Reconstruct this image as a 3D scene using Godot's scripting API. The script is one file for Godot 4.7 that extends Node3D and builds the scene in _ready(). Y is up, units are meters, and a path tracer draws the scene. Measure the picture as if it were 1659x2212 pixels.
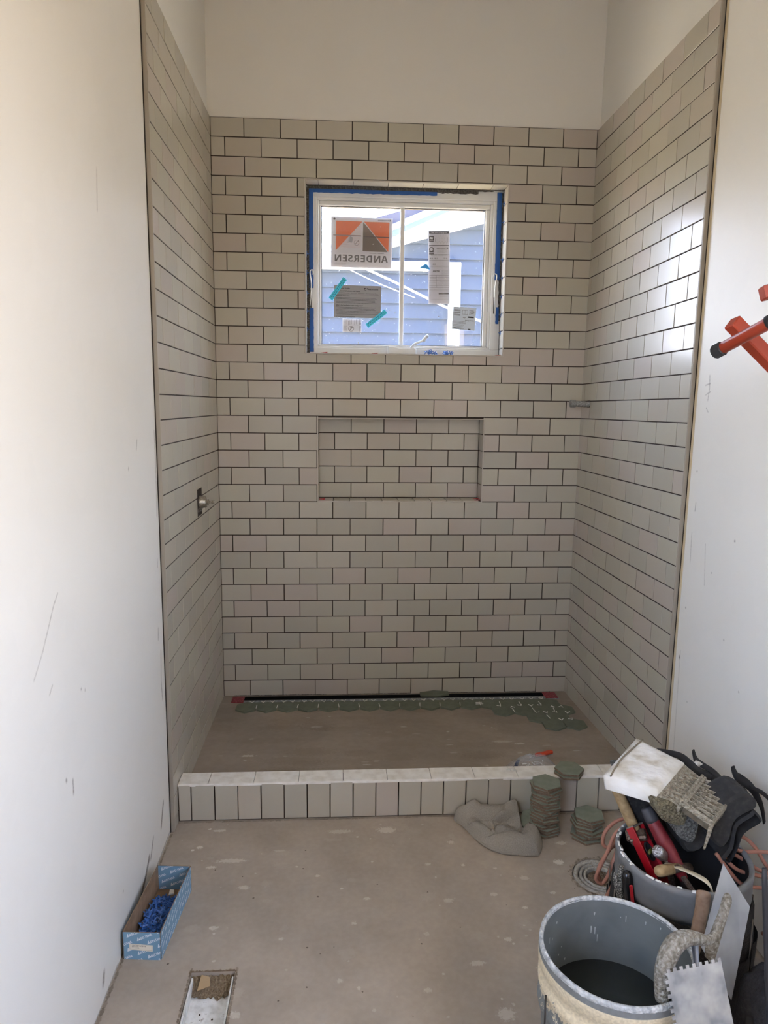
extends Node3D
# A half-finished tiled shower alcove seen from the bathroom floor. Units are metres; the tiled back wall is z = 0,
# its left edge x = 0, the lower edge of its last course y = 0; the bathroom floor is at y = FLOOR.

const FLOOR := -0.04
const P := 0.0794      # course pitch of the wall tiles
const Q := 0.1558      # pitch along a course
const WID := 1.6867    # alcove width at mid height
const ZL := 1.033      # front edge of the left tiling
const ZR := 1.048      # front edge of the right tiling
const CURB_Z := 0.9855
const JOINT := 0.0018  # how far the bed in the joints lies behind the tile faces

var rng := RandomNumberGenerator.new()
var nz := FastNoiseLite.new()
var taken := {}
var mats := {}
var tile_cache := {}
var glyphs := {}

# ---------------------------------------------------------------- naming
func numbered(called: String, where: Node = null) -> String:
	var key := called + (str(where.get_instance_id()) if where else "")
	if not taken.has(key):
		taken[key] = 0
		return called
	taken[key] += 1
	return "%s_%03d" % [called, taken[key]]

func put(o: Node3D, called: String, parent: Node = null) -> Node3D:
	var top := parent == null or parent == self
	o.name = numbered(called, null if top else parent)
	(self if top else parent).add_child(o, true)
	return o

func tag(o: Node, label: String, category: String, group := "") -> Node:
	o.set_meta("label", label)
	o.set_meta("category", category)
	if group != "":
		o.set_meta("group", group)
	return o

func struct_tag(o: Node, label := "", category := "") -> Node:
	o.set_meta("kind", "structure")
	if label != "":
		o.set_meta("label", label)
		o.set_meta("category", category)
	return o

func thing(called: String, label: String, category: String, at := Vector3.ZERO, group := "") -> Node3D:
	var o := Node3D.new()
	put(o, called)
	o.position = at
	tag(o, label, category, group)
	return o

func obj(called: String, st: SurfaceTool, m: Material, parent: Node = null) -> MeshInstance3D:
	st.generate_normals()
	return inst(called, st.commit(), m, parent)

func inst(called: String, mesh: Mesh, m: Material, parent: Node = null) -> MeshInstance3D:
	var o := MeshInstance3D.new()
	o.mesh = mesh
	o.material_override = m
	put(o, called, parent)
	return o

func copy(src: Node3D, label := "") -> Node3D:
	var o: Node3D = src.duplicate()
	var base: String = src.name
	var cut := base.rfind("_")
	if cut > 0 and base.substr(cut + 1).is_valid_int():
		base = base.substr(0, cut)
	o.name = numbered(base)
	add_child(o, true)
	if label != "":
		o.set_meta("label", label)
	return o

# ---------------------------------------------------------------- shapes
func start(smooth := false) -> SurfaceTool:
	var st := SurfaceTool.new()
	st.begin(Mesh.PRIMITIVE_TRIANGLES)
	st.set_smooth_group(0 if smooth else -1)
	return st

func tri(st: SurfaceTool, a: Vector3, b: Vector3, c: Vector3, n: Vector3) -> void:
	if (b - a).cross(c - a).dot(n) > 0.0:
		st.add_vertex(a); st.add_vertex(c); st.add_vertex(b)
	else:
		st.add_vertex(a); st.add_vertex(b); st.add_vertex(c)

func quad(st: SurfaceTool, a: Vector3, b: Vector3, c: Vector3, d: Vector3, n: Vector3) -> void:
	tri(st, a, b, c, n)
	tri(st, a, c, d, n)

func tri_uv(st: SurfaceTool, p: Array, uv: Array, n: Vector3) -> void:
	var order := [0, 1, 2]
	if (p[1] - p[0]).cross(p[2] - p[0]).dot(n) > 0.0:
		order = [0, 2, 1]
	for i in order:
		st.set_uv(uv[i])
		st.add_vertex(p[i])

func quad_uv(st: SurfaceTool, p: Array, uv: Array, n: Vector3) -> void:
	tri_uv(st, [p[0], p[1], p[2]], [uv[0], uv[1], uv[2]], n)
	tri_uv(st, [p[0], p[2], p[3]], [uv[0], uv[2], uv[3]], n)

func box(st: SurfaceTool, center: Vector3, size: Vector3, bevel := 0.0, turn := Basis()) -> void:
	var h := size * 0.5
	var b: float = min(bevel, min(h.x, min(h.y, h.z)) * 0.9)
	var xf := Transform3D(turn, center)
	var pt := func(axis: int, s: Vector3) -> Vector3:
		var v := Vector3(s.x * (h.x - b), s.y * (h.y - b), s.z * (h.z - b))
		v[axis] = s[axis] * h[axis]
		return xf * v
	for axis in 3:
		var u := (axis + 1) % 3
		var w := (axis + 2) % 3
		for s in [-1.0, 1.0]:
			var cs := []
			for k in [[-1.0, -1.0], [1.0, -1.0], [1.0, 1.0], [-1.0, 1.0]]:
				var v := Vector3.ZERO
				v[axis] = s; v[u] = k[0]; v[w] = k[1]
				cs.append(pt.call(axis, v))
			var n := Vector3.ZERO
			n[axis] = s
			quad(st, cs[0], cs[1], cs[2], cs[3], turn * n)
	if b <= 0.0:
		return
	for axis in 3:
		var u := (axis + 1) % 3
		var w := (axis + 2) % 3
		for su in [-1.0, 1.0]:
			for sw in [-1.0, 1.0]:
				var v0 := Vector3.ZERO
				v0[u] = su; v0[w] = sw; v0[axis] = -1.0
				var v1 := v0
				v1[axis] = 1.0
				var n := v0 + v1
				quad(st, pt.call(u, v0), pt.call(u, v1), pt.call(w, v1), pt.call(w, v0), turn * n)
	for sx in [-1.0, 1.0]:
		for sy in [-1.0, 1.0]:
			for sz in [-1.0, 1.0]:
				var s := Vector3(sx, sy, sz)
				tri(st, pt.call(0, s), pt.call(1, s), pt.call(2, s), turn * s)

func span(st: SurfaceTool, lo: Vector3, hi: Vector3, bevel := 0.0) -> void:
	box(st, (lo + hi) * 0.5, hi - lo, bevel)

# profile of (radius, height): the outside lies to the right of the way up
func lathe(st: SurfaceTool, prof: Array, segs := 32, xf := Transform3D(), wobble := 0.0) -> void:
	for k in prof.size() - 1:
		var a: Vector2 = prof[k]
		var b: Vector2 = prof[k + 1]
		for i in segs:
			var t0 := TAU * i / segs
			var t1 := TAU * (i + 1) / segs
			var w0 := 1.0 + wobble * nz.get_noise_2d(cos(t0) * 90.0 + 7.0, sin(t0) * 90.0)
			var w1 := 1.0 + wobble * nz.get_noise_2d(cos(t1) * 90.0 + 7.0, sin(t1) * 90.0)
			var d0 := Vector3(cos(t0), 0, sin(t0))
			var d1 := Vector3(cos(t1), 0, sin(t1))
			var n := (d0 + d1) * 0.5 * (b.y - a.y) + Vector3.UP * (a.x - b.x)
			var p := [xf * (d0 * a.x * w0 + Vector3.UP * a.y), xf * (d1 * a.x * w1 + Vector3.UP * a.y), xf * (d1 * b.x * w1 + Vector3.UP * b.y), xf * (d0 * b.x * w0 + Vector3.UP * b.y)]
			n = xf.basis * n
			var u0 := float(i) / segs
			var u1 := float(i + 1) / segs
			var va := float(k) / (prof.size() - 1)
			var vb := float(k + 1) / (prof.size() - 1)
			if a.x > 1e-6 and b.x > 1e-6:
				quad_uv(st, p, [Vector2(u0, va), Vector2(u1, va), Vector2(u1, vb), Vector2(u0, vb)], n)
			elif a.x > 1e-6:
				tri_uv(st, [p[0], p[1], p[2]], [Vector2(u0, va), Vector2(u1, va), Vector2(u1, vb)], n)
			elif b.x > 1e-6:
				tri_uv(st, [p[0], p[2], p[3]], [Vector2(u0, va), Vector2(u1, vb), Vector2(u0, vb)], n)

# the frame whose y axis runs from a to b
func along(a: Vector3, b: Vector3, hint := Vector3(0.13, 0.2, 0.97)) -> Transform3D:
	var y := (b - a).normalized()
	var x := y.cross(hint).normalized()
	return Transform3D(Basis(x, y, x.cross(y)), a)

func smooth_path(pts: Array, steps := 6) -> PackedVector3Array:
	var out := PackedVector3Array()
	for i in pts.size() - 1:
		var p0: Vector3 = pts[max(i - 1, 0)]
		var p1: Vector3 = pts[i]
		var p2: Vector3 = pts[i + 1]
		var p3: Vector3 = pts[min(i + 2, pts.size() - 1)]
		for k in steps:
			out.append(p1.cubic_interpolate(p2, p0, p3, float(k) / steps))
	out.append(pts[-1])
	return out

func tube(st: SurfaceTool, path: PackedVector3Array, radii: Array, segs := 10, flat := 1.0) -> void:
	var count := path.size()
	var frames := []
	var x := Vector3.ZERO
	for i in count:
		var d := (path[min(i + 1, count - 1)] - path[max(i - 1, 0)]).normalized()
		if i == 0:
			x = d.cross(Vector3(0.31, 0.89, 0.23)).normalized()
		else:
			x = (x - d * x.dot(d)).normalized()
		frames.append([x, d.cross(x).normalized(), d])
	var ring := func(i: int, k: int) -> Vector3:
		var t := TAU * k / segs
		var r: float = radii[0] if radii.size() == 1 else lerpf(radii[int(float(i) / (count - 1) * (radii.size() - 1))], radii[min(int(float(i) / (count - 1) * (radii.size() - 1)) + 1, radii.size() - 1)], fmod(float(i) / (count - 1) * (radii.size() - 1), 1.0))
		return path[i] + frames[i][0] * cos(t) * r + frames[i][1] * sin(t) * r * flat
	for i in count - 1:
		for k in segs:
			var a: Vector3 = ring.call(i, k)
			var b: Vector3 = ring.call(i, k + 1)
			var c: Vector3 = ring.call(i + 1, k + 1)
			var d: Vector3 = ring.call(i + 1, k)
			quad(st, a, b, c, d, (a + b + c + d) * 0.25 - (path[i] + path[i + 1]) * 0.5)
	for e in [0, count - 1]:
		for k in segs:
			tri(st, path[e], ring.call(e, k), ring.call(e, k + 1), frames[e][2] * (-1.0 if e == 0 else 1.0))

# an outline in x, y pushed from z0 to z1, with a chamfer on the z1 side
func prism(st: SurfaceTool, outline: PackedVector2Array, z0: float, z1: float, chamfer := 0.0, xf := Transform3D(), back := false) -> void:
	var n := outline.size()
	var area := 0.0
	for i in n:
		area += outline[i].cross(outline[(i + 1) % n])
	var turn := 1.0 if area > 0.0 else -1.0
	var top := outline.duplicate()
	if chamfer > 0.0:
		for i in n:
			var e0 := (outline[i] - outline[(i + n - 1) % n]).normalized()
			var e1 := (outline[(i + 1) % n] - outline[i]).normalized()
			var n0 := Vector2(-e0.y, e0.x) * turn
			var n1 := Vector2(-e1.y, e1.x) * turn
			top[i] = outline[i] + (n0 + n1) * chamfer / max(0.25, 1.0 + n0.dot(n1))
	var zc := z1 - chamfer if z1 > z0 else z1 + chamfer
	var up := Vector3(0, 0, signf(z1 - z0))
	var idx := Geometry2D.triangulate_polygon(top)
	for i in range(0, idx.size(), 3):
		tri(st, xf * Vector3(top[idx[i]].x, top[idx[i]].y, z1), xf * Vector3(top[idx[i + 1]].x, top[idx[i + 1]].y, z1), xf * Vector3(top[idx[i + 2]].x, top[idx[i + 2]].y, z1), xf.basis * up)
		if back:
			tri(st, xf * Vector3(outline[idx[i]].x, outline[idx[i]].y, z0), xf * Vector3(outline[idx[i + 1]].x, outline[idx[i + 1]].y, z0), xf * Vector3(outline[idx[i + 2]].x, outline[idx[i + 2]].y, z0), xf.basis * -up)
	for i in n:
		var j := (i + 1) % n
		var e := outline[j] - outline[i]
		var side := Vector3(e.y, -e.x, 0) * turn
		quad(st, xf * Vector3(outline[i].x, outline[i].y, z0), xf * Vector3(outline[j].x, outline[j].y, z0), xf * Vector3(outline[j].x, outline[j].y, zc), xf * Vector3(outline[i].x, outline[i].y, zc), xf.basis * side)
		if chamfer > 0.0:
			quad(st, xf * Vector3(outline[i].x, outline[i].y, zc), xf * Vector3(outline[j].x, outline[j].y, zc), xf * Vector3(top[j].x, top[j].y, z1), xf * Vector3(top[i].x, top[i].y, z1), xf.basis * (side.normalized() + up))

func rect(x0: float, y0: float, x1: float, y1: float) -> PackedVector2Array:
	return PackedVector2Array([Vector2(x0, y0), Vector2(x1, y0), Vector2(x1, y1), Vector2(x0, y1)])

func ngon(r: float, sides: int, turn := 0.0, ry := -1.0) -> PackedVector2Array:
	var out := PackedVector2Array()
	for i in sides:
		out.append(Vector2(cos(TAU * i / sides + turn) * r, sin(TAU * i / sides + turn) * (r if ry < 0.0 else ry)))
	return out

# ---------------------------------------------------------------- materials
func rgb(r: float, g: float, b: float) -> Color:
	return Color(r / 255.0, g / 255.0, b / 255.0)

func mat(called: String, c: Color, rough := 0.8, metal := 0.0, spec := 0.5) -> StandardMaterial3D:
	if mats.has(called):
		return mats[called]
	var m := StandardMaterial3D.new()
	m.resource_name = called
	m.albedo_color = c
	m.roughness = rough
	m.metallic = metal
	m.metallic_specular = spec
	mats[called] = m
	return m

func noise_tex(freq: float, octaves: int, ramp: Array, size := 256, seed_ := 1, as_normal := false, bump := 4.0) -> NoiseTexture2D:
	var f := FastNoiseLite.new()
	f.noise_type = FastNoiseLite.TYPE_SIMPLEX_SMOOTH
	f.frequency = freq
	f.fractal_octaves = octaves
	f.seed = seed_
	var t := NoiseTexture2D.new()
	t.width = size
	t.height = size
	t.seamless = true
	t.noise = f
	if as_normal:
		t.as_normal_map = true
		t.bump_strength = bump
	elif ramp.size():
		var g := Gradient.new()
		var offs := PackedFloat32Array()
		var cols := PackedColorArray()
		for e in ramp:
			offs.append(e[0])
			cols.append(e[1])
		g.offsets = offs
		g.colors = cols
		t.color_ramp = g
	return t

# a mottled material: a noise ramp laid on by object-space triplanar mapping, repeats every `metres`
func mottled(called: String, ramp: Array, rough := 0.8, metres := 0.3, freq := 0.02, octaves := 4, relief := 0.0, metal := 0.0, world := false) -> StandardMaterial3D:
	if mats.has(called):
		return mats[called]
	var m := mat(called, Color.WHITE, rough, metal)
	m.albedo_texture = noise_tex(freq, octaves, ramp, 256, mats.size() + 3)
	m.uv1_triplanar = true
	m.uv1_world_triplanar = world
	m.uv1_scale = Vector3.ONE / metres
	if relief > 0.0:
		m.heightmap_enabled = true
		m.heightmap_scale = relief
		m.heightmap_texture = noise_tex(freq * 2.0, octaves, [], 256, mats.size() + 40)
	return m

# ---------------------------------------------------------------- drawing into images
func glyph_run(s: String, bold := true) -> Array:
	var key := s + str(bold)
	if not glyphs.has(key):
		var f := SystemFont.new()
		f.font_names = PackedStringArray(["Droid Sans"])
		f.font_weight = 700 if bold else 400
		var tm := TextMesh.new()
		tm.text = s
		tm.font = f
		tm.font_size = 48
		tm.pixel_size = 1.0
		tm.depth = 0.0
		tm.curve_step = 4.0
		var out := PackedVector2Array()
		var a: Array = tm.surface_get_arrays(0) if tm.get_surface_count() else []
		if a.size():
			var v: PackedVector3Array = a[Mesh.ARRAY_VERTEX]
			var ix: PackedInt32Array = a[Mesh.ARRAY_INDEX] if a[Mesh.ARRAY_INDEX] != null else PackedInt32Array(range(v.size()))
			for i in ix:
				out.append(Vector2(v[i].x, v[i].y))
		var lo := Vector2(1e9, 1e9)
		var hi := Vector2(-1e9, -1e9)
		for p in out:
			lo = lo.min(p)
			hi = hi.max(p)
		glyphs[key] = [out, lo, hi]
	return glyphs[key]

func fill_tri(im: Image, a: Vector2, b: Vector2, c: Vector2, col: Color) -> void:
	var lo := a.min(b).min(c)
	var hi := a.max(b).max(c)
	var d := (b - a).cross(c - a)
	if absf(d) < 1e-6:
		return
	for y in range(maxi(0, int(floor(lo.y))), mini(im.get_height() - 1, int(ceil(hi.y))) + 1):
		for x in range(maxi(0, int(floor(lo.x))), mini(im.get_width() - 1, int(ceil(hi.x))) + 1):
			var p := Vector2(x + 0.5, y + 0.5)
			var u := (p - a).cross(c - a) / d
			var v := (b - a).cross(p - a) / d
			if u >= -0.001 and v >= -0.001 and u + v <= 1.002:
				im.set_pixel(x, y, col)

func fill_poly(im: Image, pts: Array, col: Color) -> void:
	for i in range(1, pts.size() - 1):
		fill_tri(im, pts[0], pts[i], pts[i + 1], col)

# text whose capitals fill `h` pixels, left end at `at` (baseline), stretched to `w` pixels if given
func write(im: Image, s: String, at: Vector2, h: float, col: Color, w := 0.0, angle := 0.0, bold := true) -> void:
	var g := glyph_run(s, bold)
	var pts: PackedVector2Array = g[0]
	if pts.is_empty():
		return
	var size: Vector2 = g[2] - g[1]
	var cap: Array = glyph_run("H", bold)
	var k: float = h / (cap[2].y - cap[1].y)
	var kx: float = w / size.x if w > 0.0 else k
	for i in range(0, pts.size(), 3):
		var q := []
		for j in 3:
			var p: Vector2 = pts[i + j]
			q.append(at + Vector2((p.x - g[1].x) * kx, -(p.y - cap[1].y) * k).rotated(angle))
		fill_tri(im, q[0], q[1], q[2], col)

func scribble(im: Image, x0: int, y0: int, x1: int, y1: int, pitch: int, col: Color, thick := 1) -> void:
	var y := y0
	while y < y1:
		var x := x0
		var stop := x1 - rng.randi_range(0, int((x1 - x0) * 0.12))
		while x < stop:
			var w := rng.randi_range(3, 11)
			im.fill_rect(Rect2i(x, y, mini(w, stop - x), thick), col)
			x += w + rng.randi_range(1, 3)
		y += pitch

func image_mat(called: String, im: Image, rough := 0.8) -> StandardMaterial3D:
	var m := mat(called, Color.WHITE, rough)
	m.albedo_texture = ImageTexture.create_from_image(im)
	return m

# ---------------------------------------------------------------- scene
func _ready() -> void:
	rng.seed = 20240611
	nz.seed = 11
	nz.frequency = 0.02
	light_and_camera()
	make_materials()
	build_walls()
	build_floor()
	build_window()
	build_outside()
	build_shower()
	build_fixtures()
	build_loose_tiles()
	build_box()
	build_towel()
	build_buckets()
	build_tools()
	build_clutter()

func light_and_camera() -> void:
	var cam := Camera3D.new()
	cam.name = "camera"
	cam.fov = 71.59
	cam.near = 0.05
	cam.far = 200.0
	cam.transform = Transform3D(Basis(Vector3(0.99813145, 0.01026905, 0.06023414), Vector3(-0.0011371, 0.98872763, -0.14972099), Vector3(-0.06109265, 0.14937274, 0.98689182)), Vector3(0.561401, 1.404386, 3.304935))
	add_child(cam)
	cam.current = true

	var env := Environment.new()
	var sky_m := ProceduralSkyMaterial.new()
	sky_m.sky_top_color = rgb(160, 190, 240)
	sky_m.sky_horizon_color = rgb(244, 245, 250)
	sky_m.sky_curve = 0.2
	sky_m.ground_horizon_color = rgb(190, 180, 165)
	sky_m.ground_bottom_color = rgb(150, 138, 122)
	sky_m.sky_energy_multiplier = 1.0
	var sky := Sky.new()
	sky.sky_material = sky_m
	env.background_mode = Environment.BG_SKY
	env.sky = sky
	env.background_energy_multiplier = 20.0
	env.tonemap_mode = Environment.TONE_MAPPER_LINEAR
	env.tonemap_exposure = 1.24
	env.sdfgi_enabled = true
	env.ssao_enabled = true
	env.ssil_enabled = true
	var we := WorldEnvironment.new()
	we.name = "world_environment"
	we.environment = env
	add_child(we)

	var sun := DirectionalLight3D.new()
	sun.name = "sun"
	sun.light_color = rgb(255, 244, 226)
	sun.light_energy = 90.0
	sun.light_angular_distance = 0.6
	sun.shadow_enabled = true
	sun.sky_mode = DirectionalLight3D.SKY_MODE_LIGHT_ONLY
	add_child(sun)
	sun.look_at_from_position(Vector3.ZERO, Vector3(0.5, -1.15, 0.32), Vector3.UP)

	# two unseen area lights behind the camera, placed to light the side walls
	area("unseen_light_right", Vector3(1.66, 1.62, 3.35), Vector3(-1.0, -0.05, 0.0), Vector2(1.15, 1.2), rgb(255, 218, 172), 1.25)
	area("unseen_light_left", Vector3(0.0, 1.62, 3.62), Vector3(1.0, -0.16, -0.12), Vector2(1.25, 1.25), rgb(190, 214, 255), 1.2)

func area(called: String, at: Vector3, towards: Vector3, size: Vector2, c: Color, energy: float) -> void:
	var l := AreaLight3D.new()
	l.name = called
	l.area_size = size
	l.area_normalize_energy = true
	l.light_color = c
	l.light_energy = energy
	l.area_range = 12.0
	l.area_attenuation = 2.0
	l.shadow_enabled = true
	add_child(l)
	l.look_at_from_position(at, at + towards, Vector3.UP)

func make_materials() -> void:
	mat("paint", rgb(224, 221, 212), 0.42)
	mat("backer", rgb(50, 41, 34), 0.95)
	mat("trim", rgb(150, 142, 128), 0.45)
	mat("gap", rgb(40, 33, 26), 0.95)  # dark colour for the shade in the cracks beside the trims
	mat("caulk", rgb(196, 180, 146), 0.7)
	mat("vinyl", rgb(232, 233, 230), 0.35)
	mat("blue tape", rgb(38, 92, 168), 0.7)
	mat("white", rgb(226, 226, 220), 0.6)
	mat("blue plastic", rgb(62, 108, 178), 0.35)
	mat("white plastic", rgb(214, 214, 205), 0.5)
	mat("red plastic", rgb(168, 32, 40), 0.4)
	mat("black rubber", rgb(28, 28, 30), 0.7)
	mat("chrome", rgb(205, 205, 208), 0.22, 1.0)
	mottled("mortar", [[0.0, rgb(78, 74, 68)], [0.55, rgb(104, 100, 94)], [1.0, rgb(160, 157, 150)]], 0.95, 0.06, 0.02, 4, 0.3)
	var tones := [rgb(179, 171, 155), rgb(180, 175, 157), rgb(180, 170, 157), rgb(176, 170, 154), rgb(173, 168, 153), rgb(182, 176, 160)]
	var glaze := noise_tex(0.012, 2, [], 256, 5, true, 3.0)
	for i in tones.size():
		var m := mat("tile%d" % i, tones[i], 0.5, 0.0, 0.45)
		m.clearcoat_enabled = true
		m.clearcoat = 1.0
		m.clearcoat_roughness = 0.24
		m.normal_enabled = true
		m.normal_texture = glaze
		m.normal_scale = 0.22
		m.uv1_triplanar = true
		m.uv1_world_triplanar = true
		m.uv1_scale = Vector3.ONE * 2.2

# ---------------------------------------------------------------- walls
func slab(st: SurfaceTool, xs: Array, ys: Array, holes: Array, z0: float, z1: float, xf := Transform3D()) -> void:
	for i in xs.size() - 1:
		for j in ys.size() - 1:
			var c := Vector2((xs[i] + xs[i + 1]) * 0.5, (ys[j] + ys[j + 1]) * 0.5)
			var inside := false
			for h in holes:
				if h.has_point(c):
					inside = true
			if not inside:
				box(st, xf * Vector3(c.x, c.y, (z0 + z1) * 0.5), Vector3(xs[i + 1] - xs[i], ys[j + 1] - ys[j], absf(z1 - z0)), 0.0, xf.basis)

func tile_mesh(poly: PackedVector2Array, thick := 0.008, chamfer := 0.0009) -> Mesh:
	var key := ""
	for p in poly:
		key += "%d,%d;" % [roundi((p.x - poly[0].x) * 2000.0), roundi((p.y - poly[0].y) * 2000.0)]
	key += str(thick)
	if not tile_cache.has(key):
		var st := start()
		var local := PackedVector2Array()
		for p in poly:
			local.append(p - poly[0])
		prism(st, local, 0.0, thick, chamfer)
		st.generate_normals()
		tile_cache[key] = st.commit()
	return tile_cache[key]

func add_tile(parent: Node3D, poly: PackedVector2Array, xf: Transform3D, called := "tile", thick := 0.008) -> void:
	var o := MeshInstance3D.new()
	o.mesh = tile_mesh(poly, thick)
	o.material_override = mats["tile%d" % rng.randi_range(0, 5)]
	var j := Vector3(rng.randf_range(-0.0004, 0.0004), rng.randf_range(-0.0003, 0.0003), rng.randf_range(-0.0004, 0.0003))
	var lean := Basis.from_euler(Vector3(rng.randf_range(-0.0035, 0.0035), rng.randf_range(-0.0025, 0.0025), rng.randf_range(-0.0015, 0.0015)))
	o.transform = xf * Transform3D(lean, Vector3(poly[0].x, poly[0].y, 0) + j)
	put(o, called, parent)

# courses of running bond over u0..u1, the joints of course i at joint.call(i) + k * Q
func lay(parent: Node3D, xf: Transform3D, first: int, last: int, u0: float, u1: float, joint: Callable, holes: Array, vmin := -9.0) -> void:
	var g := 0.0038
	for i in range(first, last):
		var v1 := (33 - i) * P - g * 0.5
		var v0: float = max((32 - i) * P + g * 0.5, vmin)
		var a: float = joint.call(i)
		while a > u0:
			a -= Q
		while a < u1:
			var l: float = max(a + g * 0.5, u0 + 0.0012)
			var r: float = min(a + Q - g * 0.5, u1 - 0.0012)
			a += Q
			if r - l < 0.006:
				continue
			var pieces: Array = [rect(l, v0, r, v1)]
			for h in holes:
				var left := []
				for p in pieces:
					for c in Geometry2D.clip_polygons(p, h):
						left.append(c)
				pieces = left
			for p in pieces:
				var lo := Vector2(9, 9)
				var hi := Vector2(-9, -9)
				for q in p:
					lo = lo.min(q)
					hi = hi.max(q)
				if hi.x - lo.x > 0.006 and hi.y - lo.y > 0.006:
					add_tile(parent, p, xf)

func smudged_paint(called: String, w: int, h: int, marks: Array) -> Image:
	var im := Image.create(w, h, false, Image.FORMAT_RGB8)
	var f := FastNoiseLite.new()
	f.seed = called.hash() % 1000
	f.frequency = 0.006
	f.fractal_octaves = 4
	var data := f.get_image(w, h).get_data()
	var bytes := PackedByteArray()
	bytes.resize(w * h * 3)
	for i in w * h:
		var d := (data[i] - 128) / 64
		bytes[i * 3] = 224 + d
		bytes[i * 3 + 1] = 221 + d
		bytes[i * 3 + 2] = 212 + d
	im = Image.create_from_data(w, h, false, Image.FORMAT_RGB8, bytes)
	for m in marks:   # [pixel points, width, colour, strength]
		var pts: Array = m[0]
		for k in pts.size() - 1:
			var a: Vector2 = pts[k]
			var b: Vector2 = pts[k + 1]
			var n := int(a.distance_to(b)) + 1
			for s in n:
				var c := a.lerp(b, float(s) / n)
				var r: float = m[1]
				for y in range(int(c.y - r), int(c.y + r) + 2):
					for x in range(int(c.x - r), int(c.x + r) + 2):
						if x < 0 or y < 0 or x >= w or y >= h:
							continue
						var fall: float = 1.0 - Vector2(x, y).distance_to(c) / (r + 0.7)
						if fall > 0.0:
							im.set_pixel(x, y, im.get_pixel(x, y).lerp(m[2], clampf(fall * float(m[3]) * (0.6 + 0.5 * nz.get_noise_2d(x * 9.0, y * 9.0)), 0.0, 1.0)))
	return im

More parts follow.
